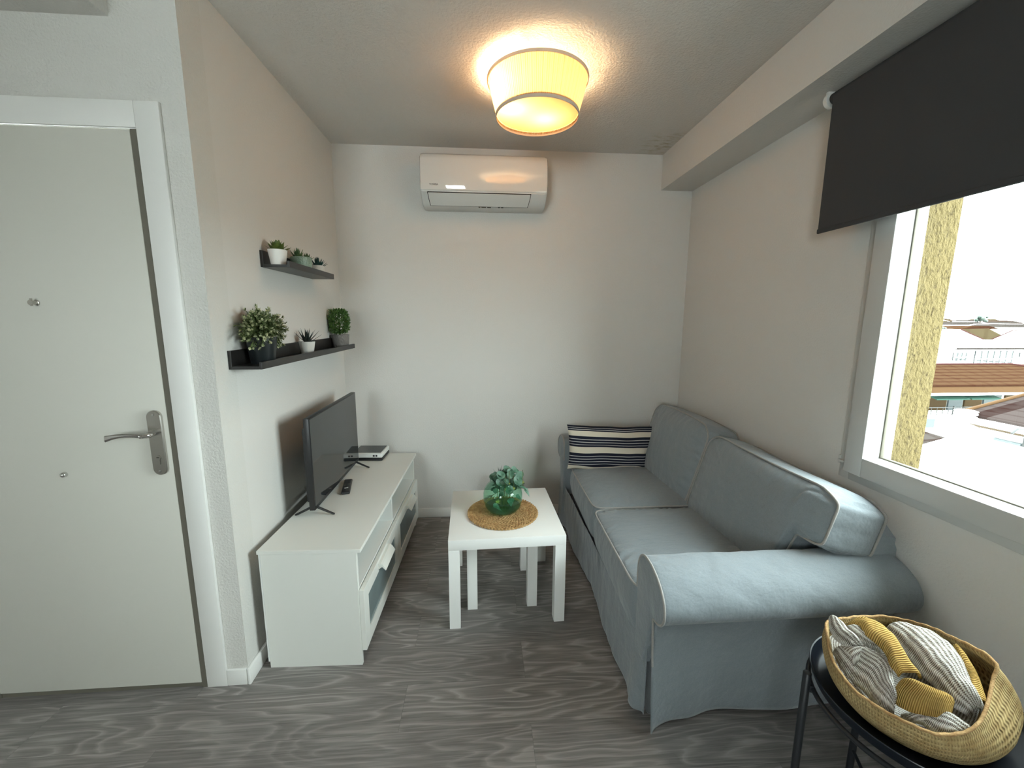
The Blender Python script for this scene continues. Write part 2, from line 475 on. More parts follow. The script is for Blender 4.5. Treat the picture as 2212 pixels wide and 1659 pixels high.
def holed_wall(x0, x1, ya=RY, yb=.1, y0=WY0, y1=WY1, z0=WZ0, z1=WZ1, zb=0, zt=H):
    bm = B()
    box(bm, x0, x1, y1, yb, zb, zt); box(bm, x0, x1, ya, y0, zb, zt)
    box(bm, x0, x1, y0, y1, zb, z0); box(bm, x0, x1, y0, y1, z1, zt); return bm
struct(obj('wall_right', holed_wall(W, W + .13), 'wall', smooth=0))
struct(obj('wall_outside', holed_wall(W + .13, 2.712, ya=RY - .6, yb=1.2, y1=-1.418, y0=WEND - .035, z0=.835, zb=-12, zt=H + 3), 'stucco', smooth=0), 'yellow roughcast outer wall beyond the window')
bm = B()

box(bm, LX, REAR[0], RY - .1, RY, 0, H); box(bm, REAR[1], W, RY - .1, RY, 0, H); box(bm, REAR[0], REAR[1], RY - .1, RY, REAR[3], H); box(bm, REAR[0], REAR[1], RY - .1, RY, 0, REAR[2])
struct(obj('wall_rear', bm, 'wall', smooth=0))
struct(obj('trim_1', box(B(), 2.170, W, RY, 0, 2.3187, H), 'wall', smooth=0), 'boxed beam along the ceiling above the window')
struct(obj('trim_2', box(B(), LX, -.200, RY, DY, 2.368, H), 'ceil', smooth=0), 'boxed soffit on the ceiling above the door')
bb = .070
struct(obj('baseboard_back', box(B(), .012, W, -.012, 0, 0, bb, .003), 'trim'))
struct(obj('baseboard_left', box(B(), 0, .012, DY - .012, -.0, 0, bb, .003), 'trim'))
struct(obj('baseboard_entry', box(B(), -.077, -.0005, DY - .012, DY, 0, bb, .003), 'trim'))
struct(obj('baseboard_right', box(B(), W - .012, W, RY, -.013, 0, bb, .003), 'trim'))

# door
D = bpy.data.objects.new('door_1', None); COL.objects.link(D); D['kind'] = 'structure'; D['label'] = 'off white flush entrance door with nickel lever handle'
D.location = (-.54, DY, 0); ROOT['door_1'] = Matrix.Translation(D.location)
obj('door_leaf', box(B(), -.908, -.1745, DY - .011, DY + .03, .022, 2.0425, .002), 'doorw', D)
bm = B(); box(bm, -.153, -.077, DY - .013, DY, 0, 2.128, .002); obj('door_casing', bm, 'trim', D)
bm = B(); box(bm, -1.003, -.925, DY - .013, DY, 0, 2.128, .002); obj('door_casing', bm, 'trim', D)
bm = B(); box(bm, -.9248, -.1532, DY - .0125, DY, 2.049, 2.128, .002); obj('door_casing', bm, 'trim', D)
bm = B(); box(bm, -.1740, -.1535, DY - .0095, DY + .05, 0, 2.045); box(bm, -.9245, -.9085, DY - .007, DY + .05, 0, 2.045); box(bm, -.9245, -.1535, DY - .004, DY + .05, .0, .021)
obj('door_seal', bm, 'jamb', D, smooth=0)
def stadium(cx, z0, z1, r, n=10):
    p = [(cx + r * math.cos(PI * k / n), z1 - r + r * math.sin(PI * k / n)) for k in range(n + 1)]
    return p + [(cx + r * math.cos(PI + PI * k / n), z0 + r + r * math.sin(PI + PI * k / n)) for k in range(n + 1)]
yf = DY - .011
bm = B(); pr = stadium(-.213, .889, 1.127, .0245)
ring_loft(bm, [[(x, yf, z) for x, z in pr], [(x, yf - .008, z) for x, z in pr],
               [(-.213 + (x + .213) * .9, yf - .011, 1.008 + (z - 1.008) * .98) for x, z in pr]], True, False, True)
hp = obj('handle_plate', bm, 'chrome', D, smooth=30)
bm = B()
for z in (1.112, .904):
    lathe(bm, [(.0045, 0), (.0045, .001), (.002, .0012)], (0, 0, 0), 14, True, True)
    for v in bm.verts:
        if not v.tag: v.co = Vector((-.213 + v.co.x, yf - .0108 - v.co.z, z + v.co.y)); v.tag = True
obj('plate_screw', bm, 'chromes', hp)
bm = B(); pr = [(-.213 + .0085 * math.cos(a), .955 + .0085 * math.sin(a)) for a in [(-.25 + 1.5 * k / 14) * PI + 0 for k in range(15)]] + [(-.218, .930), (-.213, .928), (-.208, .930)]
ring_loft(bm, [[(x, yf - .010, z) for x, z in pr], [(x, yf - .0135, z) for x, z in pr]], True, False, True)
lk = obj('lock_cylinder', bm, 'chrome', hp, smooth=30)
obj('keyhole', box(B(), -.2175, -.2085, yf - .0139, yf - .013, .955, .9575), 'acdark', lk, smooth=0)
bm = B()
pts = [(-.213, yf - .009, 1.046), (-.213, yf - .035, 1.046), (-.218, yf - .047, 1.046), (-.232, yf - .052, 1.046)]
tube(bm, pts, .0095, 14)
rings = []
for i in range(17):
    t = i / 16; x = lerp(-.222, -.345, t); z = 1.046 + .006 * math.sin(PI * t) - .008 * t * t
    y = yf - .052 - .004 * math.sin(PI * t); hz = lerp(.0085, .0115, t) * (1 - .25 * math.sin(PI * t)); hy = lerp(.007, .0035, t)
    rings.append([(x, y + hy * math.cos(a), z + hz * math.sin(a)) for a in [2 * PI * k / 12 for k in range(12)]])
ring_loft(bm, rings, True, True, True)
obj('door_lever', bm, 'chromes', hp, smooth=50)
def disc_y(prof, x, z, n=20):
    bm = B(); lathe(bm, prof, (0, 0, 0), n, True, True)
    for v in bm.verts: v.co = Vector((x + v.co.x, yf - v.co.z, z + v.co.y))
    return bm
bm = disc_y([(.009, 0), (.009, .004), (.0065, .005), (.0065, .016), (.0085, .017), (.0085, .022)], -.535, 1.497)
box(bm, -.539, -.534, yf - .019, yf - .014, 1.486, 1.511)
obj('peephole', bm, 'chrome', D, smooth=30)
obj('door_stud', disc_y([(.0095, 0), (.0095, .006), (.0085, .011), (.005, .0145), (.001, .0155)], -.541, .897), 'chromes', D, smooth=40)

# window
N = bpy.data.objects.new('window_1', None); COL.objects.link(N); N['kind'] = 'structure'; N['label'] = 'white framed window on the right wall above the sofa'
N.location = (W, -2.1, WZ0); ROOT['window_1'] = Matrix.Translation(N.location)
def rect_frame(bm, x0, x1, ya, yb, za, zb, t, bev=.003, tl=None):
    box(bm, x0, x1, yb - t, yb, za, zb, bev); box(bm, x0, x1, ya, ya + t, za, zb, bev)
    box(bm, x0, x1, ya + t - .001, yb - t + .001, za, za + t, bev); box(bm, x0, x1, ya + t - .001, yb - t + .001, zb - t, zb, bev)
bm = B(); rect_frame(bm, W - .008, W + .06, WY0 - .012, -1.398, .830, WZ1 + .012, .045)
obj('window_frame', bm, 'pvc', N)
bm = B(); rect_frame(bm, W - .032, W + .045, WEND, -1.440, .866, 2.062, .0735, .004)
sash = obj('window_sash', bm, 'pvc', N)
bm = B(); rect_frame(bm, W + .036, W + .052, WEND + .07, -1.510, .936, 1.992, .008, .001)
obj('glazing_seal', bm, 'jamb', sash)
bm = box(B(), W + .040, W + .046, WEND + .07, -1.508, .934, 1.994)
obj('glass_pane', bm, 'pane', sash, smooth=0)
bm = B(); box(bm, W - .012, W - .002, -1.404, -1.392, .88, .915, .003); box(bm, W - .022, W - .006, -1.436, -1.402, .892, .90)
obj('hinge', bm, 'pvc', N)
bm = B(); rect_frame(bm, W + .052, W + .155, WEND - .015, -1.422, .846, 2.09, .03)
obj('window_frame', bm, 'pvc', N)

P1 = bpy.data.lights.new('portal', 'AREA'); P1.shape = 'RECTANGLE'; P1.size = abs(WEND + 1.42); P1.size_y = 1.25; P1.cycles.is_portal = True
o = bpy.data.objects.new('portal', P1); COL.objects.link(o); o.location = (W + .16, (WEND - 1.42) / 2, 1.47); o.rotation_euler = (PI / 2, 0, PI / 2)

# small unseen window in the rear wall, added and sized to light camera-facing surfaces
P2 = bpy.data.lights.new('portal', 'AREA'); P2.shape = 'RECTANGLE'; P2.size = REAR[1] - REAR[0]; P2.size_y = REAR[3] - REAR[2]; P2.cycles.is_portal = True
o = bpy.data.objects.new('portal', P2); COL.objects.link(o); o.location = ((REAR[0] + REAR[1]) / 2, RY - .05, (REAR[2] + REAR[3]) / 2); o.rotation_euler = (-PI / 2, 0, 0)
# roller blind under the beam
T = thing('roller_blind', 'charcoal roller blind pulled half down over the window', 'blind', (2.297, -2.05, 2.3187))
bm = tube(B(), [(2.297, -1.258, 2.288), (2.297, -2.86, 2.288)], .020, 24); obj('roller_tube', bm, 'blind', T, smooth=40)
bm = box(B(), 2.2755, 2.2770, -2.85, -1.277, 1.800, 2.288); obj('blind_fabric', bm, 'blind', T, smooth=0)
bm = B(); box(bm, 2.271, 2.2815, -2.85, -1.275, 1.788, 1.806, .004, 3); obj('bottom_rail', bm, 'blind', T)
for y in (-1.243, -2.875):
    bm = B(); tube(bm, [(2.297, y - .008, 2.288), (2.297, y + .008, 2.288)], .027, 28); box(bm, 2.277, 2.317, y - .006, y + .006, 2.29, 2.3187, .003)
    obj('bracket', bm, 'wplast', T, smooth=40)

# ------------------------------------------------------------------ air conditioner
T = thing('air_conditioner', 'white wall mounted split air conditioner below the ceiling', 'air conditioner', (.968, 0, 2.13))
X0, X1 = .579, 1.357
prof = [(0, 2.437), (-.17, 2.437), (-.195, 2.432), (-.208, 2.415), (-.215, 2.37), (-.219, 2.245), (-.216, 2.232)]
low = [(-.216, 2.230), (-.208, 2.214), (-.16, 2.172), (-.10, 2.152), (-.03, 2.146), (0, 2.150)]
def ac_shell(pr, x0, x1, r=.018):
    bm = B(); rings = []
    for x, s in ((x0, .0), (x0 + .004, .6), (x0 + r, 1), (x1 - r, 1), (x1 - .004, .6), (x1, 0)):
        rings.append([(x, y + (1 - s) * (.012 if y < -.15 else 0), z - (1 - s) * .010 * (1 if z > 2.3 else -1)) for y, z in pr])
    ring_loft(bm, rings, True, True, True); return bm
obj('casing', ac_shell([(0, 2.437), (-.17, 2.437), (-.190, 2.430), (-.200, 2.412), (-.205, 2.37), (-.209, 2.25)] + low[1:], X0, X1), 'acw', T, smooth=40)
fp = [(-.16, 2.439), (-.190, 2.4365), (-.206, 2.424), (-.214, 2.40), (-.2195, 2.30), (-.2205, 2.232), (-.216, 2.222), (-.205, 2.224), (-.204, 2.40), (-.18, 2.428), (-.16, 2.434)]
pn = obj('front_panel', ac_shell(fp, X0 - .001, X1 + .001, .02), 'gloss', T, smooth=40)
lv = lambda t: (lerp(-.2065, -.128, t), lerp(2.2115, 2.158, t))
bm = B()
def louv(x, t, o): y, z = lv(t); return (x, y - o * .56, z - o * .83 - .006 * math.sin(PI * t))
rings = []
for o_ in (0.000, .0062):
    rings.append([louv(X0 + .045 + .008 * t, t, o_) for t in (0, .25, .5, .75, 1)] + [louv(X1 - .105 - .012 * t, t, o_) for t in (1, .75, .5, .25, 0)])
ring_loft(bm, rings, True, True, True); obj('louver', bm, 'acw', T, smooth=25)
bm = B(); rings = []
for o_ in (0, .0035):
    rings.append([louv(X0 + .041 + .008 * t, t, o_) for t in (-.03, .25, .5, .75, 1.06)] + [louv(X1 - .101 - .012 * t, t, o_) for t in (1.06, .75, .5, .25, -.03)])
ring_loft(bm, rings, True, True, True); obj('louver_gap', bm, 'acdark', T, smooth=25)
for a, w_ in ((.93, .012), (.948, .03), (.985, .024), (1.055, .012), (1.074, .014)):
    obj('status_mark', box(B(), a, a + w_, -.118, -.106, 2.1520, 2.1545), 'jamb', T, smooth=0)
cu = bpy.data.curves.new('badge', 'FONT'); cu.body = 'TOSHIBA'; cu.size = .0155; cu.extrude = .0002
tmp = bpy.data.objects.new('badge', cu); COL.objects.link(tmp)
bpy.context.view_layer.update()
me = bpy.data.meshes.new_from_object(tmp.evaluated_get(bpy.context.evaluated_depsgraph_get()))
bpy.data.objects.remove(tmp)
bm = B(); bm.from_mesh(me)
bm.transform(Matrix.Translation((.634, -.2212, 2.247)) @ Matrix.Rotation(PI / 2, 4, 'X') @ Matrix.Diagonal((.85, 1, 1, 1)))
obj('brand_lettering', bm, 'acdark', pn, smooth=0, fix=False)

# ------------------------------------------------------------------ ceiling lamp
LC = (1.203, -.860)
T = thing('ceiling_lamp', 'pleated cream fabric drum ceiling lamp glowing warm', 'ceiling lamp', (LC[0], LC[1], H))
def pleat(i, a): return 1 + .006 * math.cos(150 * a) + .004 * math.sin(67 * a + 1) * math.sin(23 * a)
bm = lathe(B(), [(.2215, 2.506), (.213, 2.47), (.203, 2.43), (.193, 2.395), (.1855, 2.362)], (LC[0], LC[1], 0), 600, False, False, pleat)
obj('lamp_shade', bm, 'shade', T, smooth=60)
def hoop(r, z0, z1, w=.004):
    return lathe(B(), [(r, z0), (r + w, z0), (r + w + (z1 - z0) * .1, z1), (r + (z1 - z0) * .1, z1), (r, z0)], (LC[0], LC[1], 0), 96, False)
obj('rim_band', hoop(.2235, 2.500, 2.511), 'band', T, smooth=40)
obj('rim_band', hoop(.1855, 2.354, 2.366), 'band', T, smooth=40)
bm = lathe(B(), [(.0, 2.374), (.1, 2.374), (.1845, 2.374)], (LC[0], LC[1], 0), 96, False); obj('diffuser', bm, 'diff', T, smooth=0)
bm = B(); lathe(bm, [(.05, 2.5435), (.05, 2.525), (.0, 2.52)], (LC[0], LC[1], 0), 32, False)
for a in (0, 2.1, 4.2): tube(bm, [(LC[0], LC[1], 2.53), (LC[0] + .222 * math.cos(a), LC[1] + .222 * math.sin(a), 2.506)], .003, 6)
obj('ceiling_rose', bm, 'potw', T, smooth=40)
def bulb(dx, dy, power):
    l = bpy.data.lights.new('bulb', 'POINT'); l.energy = power; l.color = (1, .70, .40); l.shadow_soft_size = .03
    o = bpy.data.objects.new('bulb_light', l); COL.objects.link(o); o.parent = T; o.location = (dx, dy, -.095)
bulb(-.125, -.035, LAMP_A); bulb(.045, .05, LAMP_B)

# ------------------------------------------------------------------ wall ledges
def ledge(label, y0, y1, z):
    t = thing('picture_ledge', label, 'wall shelf', (0, (y0 + y1) / 2, z), 0, 'black picture ledges on the left wall')
    obj('back_panel', box(B(), .0005, .012, y0, y1, z, z + .07, .0008, 1), 'black', t, smooth=0)
    obj('shelf_board', box(B(), .012, .110, y0, y1, z, z + .012, .0008, 1), 'black', t, smooth=0)
    obj('front_lip', box(B(), .110, .120, y0, y1, z, z + .0275, .0008, 1), 'black', t, smooth=0)
ledge('short black picture ledge, the upper of the two, holding three small succulents', -.995, -.450, 1.6655)
ledge('long black picture ledge, the lower of the two, above the television', -1.290, -.140, 1.2586)

# ------------------------------------------------------------------ TV bench (local axes: x away from the wall, y along it)
T = thing('tv_bench', 'long low white TV bench with glass fronted drawers along the left wall', 'TV bench', (.038, -1.301, 0), -.0308)
Lb = dict(parent=T, local=True)
obj('top_panel', box(B(), 0, .410, -.002, 1.202, .5145, .530, .001, 1), 'bench', **Lb)
for y in (0, 1.184):
    obj('side_panel', box(B(), .012, .392, y, y + .016, .0, .5145, .001, 1), 'bench', **Lb)
obj('shelf_board', box(B(), .012, .389, .016, 1.184, .332, .348), 'whitein', smooth=0, **Lb)
obj('divider', box(B(), .012, .386, .592, .608, .348, .5145), 'whitein', smooth=0, **Lb)
obj('back_board', box(B(), .006, .012, .0, 1.2, .03, .5145), 'whitein', smooth=0, **Lb)
obj('bottom_board', box(B(), .012, .385, .016, 1.184, .050, .066), 'whitein', smooth=0, **Lb)
for y0, y1 in ((.004, .598), (.602, 1.196)):
    bm = B(); x0, x1, z0, z1 = .393, .4125, .066, .343; b = .058
    box(bm, x0, x1, y0, y0 + b, z0, z1, .001, 1); box(bm, x0, x1, y1 - b, y1, z0, z1, .001, 1)
    box(bm, x0, x1, y0 + b, y1 - b, z0, z0 + b, .001, 1); box(bm, x0, x1, y0 + b, y1 - b, z1 - b, z1, .001, 1)
    d = obj('drawer_front', bm, 'bench', **Lb)
    bm = box(B(), .401, .4055, y0 + b, y1 - b, z0 + b, z1 - b); g = obj('glass_panel', bm, 'frost', parent=d, local=True, smooth=0)
    ym = (y0 + y1) / 2; bm = B()
    pr = [(.4125, .327), (.4125, .302), (.417, .302), (.430, .311), (.446, .294), (.449, .297), (.433, .322), (.424, .327)]
    ring_loft(bm, [[(x, ym - .087, z) for x, z in pr], [(x, ym + .087, z) for x, z in pr]], True, True, True)
    obj('handle', bm, 'bench', parent=d, local=True, smooth=20)
T = thing('cardboard_box', 'small brown cardboard box inside the open shelf of the TV bench', 'box', (.20, -.665, .348), -.06)
bm = box(B(), -.05, .045, -.045, .045, 0, .058); obj('carton', bm, 'card', T, local=True, smooth=0)
bm = box(B(), .0452, .0460, -.030, .036, .008, .050); obj('label_panel', bm, 'jamb', T, local=True, smooth=0)

# television
T = thing('television', 'black flat screen television on splayed feet on the white bench', 'television', (.150, -.690, .5302))
TY0, TY1, TZ0, TZ1 = -1.032, -.340, .566, 1.003
bm = box(B(), .140, .166, TY0, TY1, TZ0, TZ1, .003, 2); pnl = obj('bezel', bm, 'bplast', T)
obj('screen', box(B(), .1655, .1668, TY0 + .006, TY1 - .006, TZ0 + .019, TZ1 - .006), 'screen', pnl, smooth=0)
bm = box(B(), .108, .141, TY0 + .06, TY1 - .06, TZ0 + .012, TZ0 + .24, .012, 3)
box(bm, .122, .141, TY0 + .02, TY1 - .02, TZ0 + .03, TZ1 - .05, .008, 2); obj('back_housing', bm, 'bplast', T)
obj('logo_plate', box(B(), .1662, .1672, -.70, -.672, TZ0 + .007, TZ0 + .011), 'chrome', pnl, smooth=0)
for y in (-1.000, -.385):
    bm = B()
    for xe in (.062, .242):
        tube(bm, [(.150, y, .576), (lerp(.150, xe, .9), y - .004, .5375), (xe, y - .004, .5345)], lambda t: .0062 - .002 * t, 8)
    obj('foot', bm, 'bplast', T, smooth=50)

T = thing('remote_control', 'slim black remote control lying on the white bench', 'remote control', (.200, -.688, .5302), .22)
bm = box(B(), -.022, .022, -.095, .095, 0, .015, .006, 3); rb = obj('remote_body', bm, 'bplast', T, local=True)
for x in (-.012, .012):
    for y in (-.003, .018):
        obj('button', box(B(), x - .0055, x + .0055, y - .003, y + .003, .0148, .0158, .0008, 1), 'jamb' , rb, local=True)
obj('button', box(B(), -.010, .010, -.040, -.034, .0148, .0158, .0006, 1), 'potw', rb, local=True)

T = thing('set_top_box', 'white and black set top box behind the television on the bench', 'set top box', (.190, -.168, .5302), -.05)
obj('lower_case', box(B(), -.105, .105, -.088, .088, 0, .019, .006, 3), 'bplast', T, local=True)
ub = obj('upper_case', box(B(), -.105, .105, -.088, .088, .020, .050, .007, 3), 'wplast', T, local=True)
bm = box(B(), -.088, .092, -.070, .080, .0498, .0512, .0005, 1); obj('top_plate', bm, 'screen', ub, local=True)
for x in (.045, .062):
    obj('port', box(B(), x, x + .012, -.0885, -.086, .029, .040), 'acdark', ub, local=True, smooth=0)

# ------------------------------------------------------------------ nest of tables
def lack(label, loc, rz, s, h, th, leg):
    t = thing('side_table', label, 'side table', loc, rz, 'white nesting tables')
    k = s / 2
    obj('tabletop', box(B(), -k, k, -k, k, h - th, h, .0015, 2), 'white', t, local=True)
    for sx in (-1, 1):
        for sy in (-1, 1):
            x0, x1 = sorted((sx * k, sx * (k - leg))); y0, y1 = sorted((sy * k, sy * (k - leg)))
            obj('leg', box(B(), x0, x1, y0, y1, 0, h - th, .001, 1), 'white', t, local=True)
    return t
lack('large white square side table with a round woven mat on it', (1.0499, -.8528, 0), .0277, .55, .45, .051, .051)
lack('small white side table tucked underneath the larger one', (1.035, -.832, 0), .018, .352, .392, .045, .050)

# woven mat: concentric braided coils
T = thing('placemat', 'round braided straw placemat under the green vase', 'placemat', (1.046, -.882, .4503))
bm = B()
def grain(c, d, ln, w, h):
    d = Vector(d).normalized(); s = Vector((-d.y, d.x, 0)); c = Vector(c); rg = []
    for t, q in ((-.5, .15), (-.3, .75), (0, 1), (.3, .8), (.5, .2)):
        rg.append([c + d * (ln * t) + s * (w * q * math.cos(a)) + Vector((0, 0, h * q * math.sin(a))) for a in [2 * PI * k / 6 for k in range(6)]])
    ring_loft(bm, rg, True, True, True)
nr = 11
for k in range(nr):
    r = .012 + k * .0162
    n = max(5, int(2 * PI * r / .0165)); ph = R.random()
    for i in range(n):
        a = 2 * PI * (i + ph) / n
        for s in (-1, 1):
            rr = r + s * .0042; aa = a + (.5 * 2 * PI / n if s > 0 else 0)
            da = aa + PI / 2 - s * .45 + R.uniform(-.08, .08)
            grain((1.046 + rr * math.cos(aa), -.882 + rr * math.sin(aa), .4568 + R.uniform(-.0006, .0008)), (math.cos(da), math.sin(da), 0), .0215, .0052, .0058)
obj('braided_coils', bm, 'straw', T, smooth=60)
lathe(b2 := B(), [(.0, .4504), (.176, .4504), (.176, .4535), (0, .4535)], (1.046, -.882, 0), 64, False); obj('coil_backing', b2, plain('dark straw backing', (.10, .055, .02, 1), .9, .1), T, smooth=0)

# green glass vase
VC = (1.047, -.868, .463)
T = thing('glass_vase', 'squat bottle green glass vase on the woven mat', 'vase', VC)
op = [(.0, .0), (.066, .0), (.080, .008), (.094, .030), (.1015, .062), (.1020, .092), (.096, .118), (.083, .138), (.070, .150), (.066, .158), (.068, .166)]
ip = [(.065, .166), (.063, .158), (.067, .149), (.080, .136), (.093, .117), (.099, .092), (.0985, .062), (.091, .031), (.077, .012), (.0, .010)]
obj('vase_body', lathe(B(), op + ip, VC, 64, False), 'glassv', T, smooth=60)
obj('thick_base', lathe(B(), [(.0, .0012), (.065, .0012), (.079, .009), (.090, .026), (.076, .028), (.0, .024)], VC, 48, False), 'water', T, smooth=60)

# eucalyptus bunch standing in the vase
T = thing('eucalyptus_bunch', 'artificial eucalyptus sprigs with yellow blossoms standing in the vase', 'flowers', (VC[0], VC[1], VC[2] + .03))
c0 = Vector(VC); bs = B(); bl = B(); bn = B(); bf = B()
def disc_leaf(c, nrm, r, asp=1.15):
    u, w = frame_of(Vector(nrm)); q = R.uniform(0, 2 * PI); u2 = u * math.cos(q) + w * math.sin(q); w2 = -u * math.sin(q) + w * math.cos(q)
    n_ = Vector(nrm).normalized(); c = Vector(c)
    rgs = []
    for s, dz in ((.02, -.12), (.55, -.06), (1, .06)):
        rgs.append([c + u2 * (math.cos(a) * r * s * asp) + w2 * (math.sin(a) * r * s) + n_ * (r * (dz + .12 * math.cos(2 * a) * s)) for a in [2 * PI * k / 10 for k in range(10)]])
    ring_loft(bl, rgs, True, True)
tips = [(-.03, -.03, .205), (.045, -.02, .215), (.075, -.035, .185), (.105, -.05, .150), (.01, .03, .215), (-.05, .01, .19), (.03, .05, .20), (.0, -.055, .17), (-.045, -.05, .13), (.065, .03, .20), (.02, -.06, .125)]
for tx, ty, tz in tips:
    p0 = c0 + Vector((tx * .25, ty * .25, .03)); p1 = c0 + Vector((tx * .45, ty * .45, .14)); p2 = c0 + Vector((tx, ty, tz))
    pts = [plerp([p0, p1, p2], k / 8) for k in range(9)]; tube(bs, pts, .0016, 5)
    for k in (4, 5, 6, 7, 8):
        for s in (-1, 1):
            if R.random() < .30: continue
            a = R.uniform(0, 2 * PI); off = Vector((math.cos(a), math.sin(a), R.uniform(-.2, .5)))
            r = R.uniform(.011, .0195)
            disc_leaf(pts[k] + off * r * .9, Vector((off.x * .6, off.y * .6 - .35, .75)), r)
for (x, y, z, r) in ((-.012, -.035, .205, .021), (.074, -.052, .180, .024), (.030, -.072, .140, .021), (-.036, -.02, .185, .017), (.058, -.01, .222, .017), (.035, -.02, .215, .015), (.085, -.02, .197, .02), (.012, -.03, .175, .018), (-.022, -.045, .17, .017)):
    disc_leaf(c0 + Vector((x, y, z)), (R.uniform(-.2, .3), -.7, .6), r)
# drooping large leaves and those seen through the glass
for b_, d_, ln, w_ in (((.075, -.045, .16), (.9, -.35, -.45), .062, .030), ((.11, -.055, .14), (.5, -.3, -.8), .05, .026), ((-.05, -.055, .060), (.8, -.4, -.5), .055, .034), ((.035, -.07, .095), (.1, -.1, -1), .05, .040), ((-.005, -.07, .13), (-.5, -.2, -.8), .055, .03), ((.07, .0, .08), (.5, -.2, -.4), .045, .03)):
    leaf(bl, c0 + Vector(b_), d_, (0, -.3, 1), ln, w_, 0, -.15, 6)
for bx, by, bz, dx, dy in ((-.02, .0, .165, -.25, -.05), (-.035, -.015, .15, -.75, -.1), (.015, .02, .16, .2, .1), (-.01, .02, .17, -.05, .1), (-.055, -.04, .10, -.6, -.5)):
    d0 = Vector((dx, dy, 1 if bz > .12 else -.1)).normalized(); p = c0 + Vector((bx, by, bz))
    tube(bs, [p - d0 * .05, p + d0 * .03], .0014, 5)
    for k in range(13):
        a = R.uniform(0, 2 * PI); u, w = frame_of(d0)
        dd = d0 + (u * math.cos(a) + w * math.sin(a)) * R.uniform(.12, .55)
        leaf(bn, p + d0 * R.uniform(-.01, .03), dd, (0, 0, 1), R.uniform(.028, .048), .0042, .0008, 0, 3)
for (x, y, z, r) in ((-.030, -.083, .082, .017), (.01, -.066, .14, .010), (.052, -.060, .142, .011), (.10, -.045, .165, .012), (.03, -.055, .165, .008)):
    p = c0 + Vector((x, y, z)); tube(bs, [p + Vector((-.0, .02, .06)), p], .0012, 5)
    for k in range(46):
        d0 = Vector((R.gauss(0, 1), R.gauss(0, 1), R.gauss(0, 1))).normalized()
        leaf(bf, p, d0, (0, 0, 1), r * R.uniform(.7, 1.1), r * .16, .0006, 0, 2)
obj('stems', bs, 'stem', T, smooth=60); obj('round_leaves', bl, 'euc', T, smooth=60); obj('needle_leaves', bn, 'eucd', T, smooth=60); obj('blossoms', bf, 'flower', T, smooth=0)

# ------------------------------------------------------------------ plants on the ledges
def pot(t, c, r0, r1, h, mat, rf=None):
    return obj('pot', lathe(B(), [(.0, 0), (r0, 0), (r0 + .001, .002), (r1, h), (r1 - .004, h), (r1 - .005, h - .012), (.0, h - .012)], c, 40, False, False, rf), mat, t, smooth=40)
def rosette(bm, c, n, ln, w, tilt0, tilt1, thick=.003, curl=.15, fat=.45, up=0):
    for k in range(n):
        t = k / (n - 1); a = k * 2.39996; tl = lerp(tilt0, tilt1, t)
        d = Vector((math.cos(a) * math.cos(tl), math.sin(a) * math.cos(tl), math.sin(tl)))
        leaf(bm, Vector(c) + d * .003 + Vector((0, 0, up * t)), d, (0, 0, 1), ln * lerp(1, .75, t) * R.uniform(.9, 1.08), w, thick, curl, 5, fat=fat)
Z1, Z2 = 1.6776, 1.2707
c = (.060, -.962, Z1); T = thing('potted_succulent', 'broad olive leaved succulent in a white pot on the upper ledge', 'potted plant', c, 0, 'succulents on the upper ledge')
pot(T, c, .028, .0385, .064, 'potw'); bm = B(); rosette(bm, (c[0], c[1], c[2] + .054), 30, .056, .036, .25, 1.35, .003, .1, .5, .008); obj('succulent_leaves', bm, 'leafa', T, smooth=50)
c = (.060, -.725, Z1); T = thing('potted_succulent', 'spiky succulents in a glossy green pot, middle of the upper ledge', 'potted plant', c, 0, 'succulents on the upper ledge')
pot(T, c, .047, .049, .066, 'potg'); bm = B()
rosette(bm, (c[0] - .010, c[1] - .012, c[2] + .054), 30, .052, .017, .2, 1.45, .003, .2, .45, .012)
rosette(bm, (c[0] + .020, c[1] + .022, c[2] + .054), 14, .036, .016, .3, 1.45, .003, .2, .45, .006)
rosette(bm, (c[0] - .018, c[1] + .02, c[2] + .054), 14, .038, .015, .3, 1.45, .003, .2, .45, .006); obj('succulent_leaves', bm, 'leafb', T, smooth=50)
c = (.062, -.520, Z1); T = thing('potted_succulent', 'small dark succulent in a low white pot at the right end of the upper ledge', 'potted plant', c, 0, 'succulents on the upper ledge')
pot(T, c, .029, .033, .052, 'potw'); bm = B(); rosette(bm, (c[0], c[1], c[2] + .042), 26, .058, .021, .15, 1.4, .0035, .25, .45, .006); obj('succulent_leaves', bm, 'leafc', T, smooth=50)
c = (.060, -.728, Z2); T = thing('potted_aloe', 'spiky near black aloe in a white pot, middle of the lower ledge', 'potted plant', c)
pot(T, c, .027, .0385, .062, 'potw'); bm = B(); rosette(bm, (c[0], c[1], c[2] + .052), 17, .088, .017, .5, 1.45, .003, .05, .35, .004); obj('aloe_leaves', bm, 'leafd', T, smooth=50)

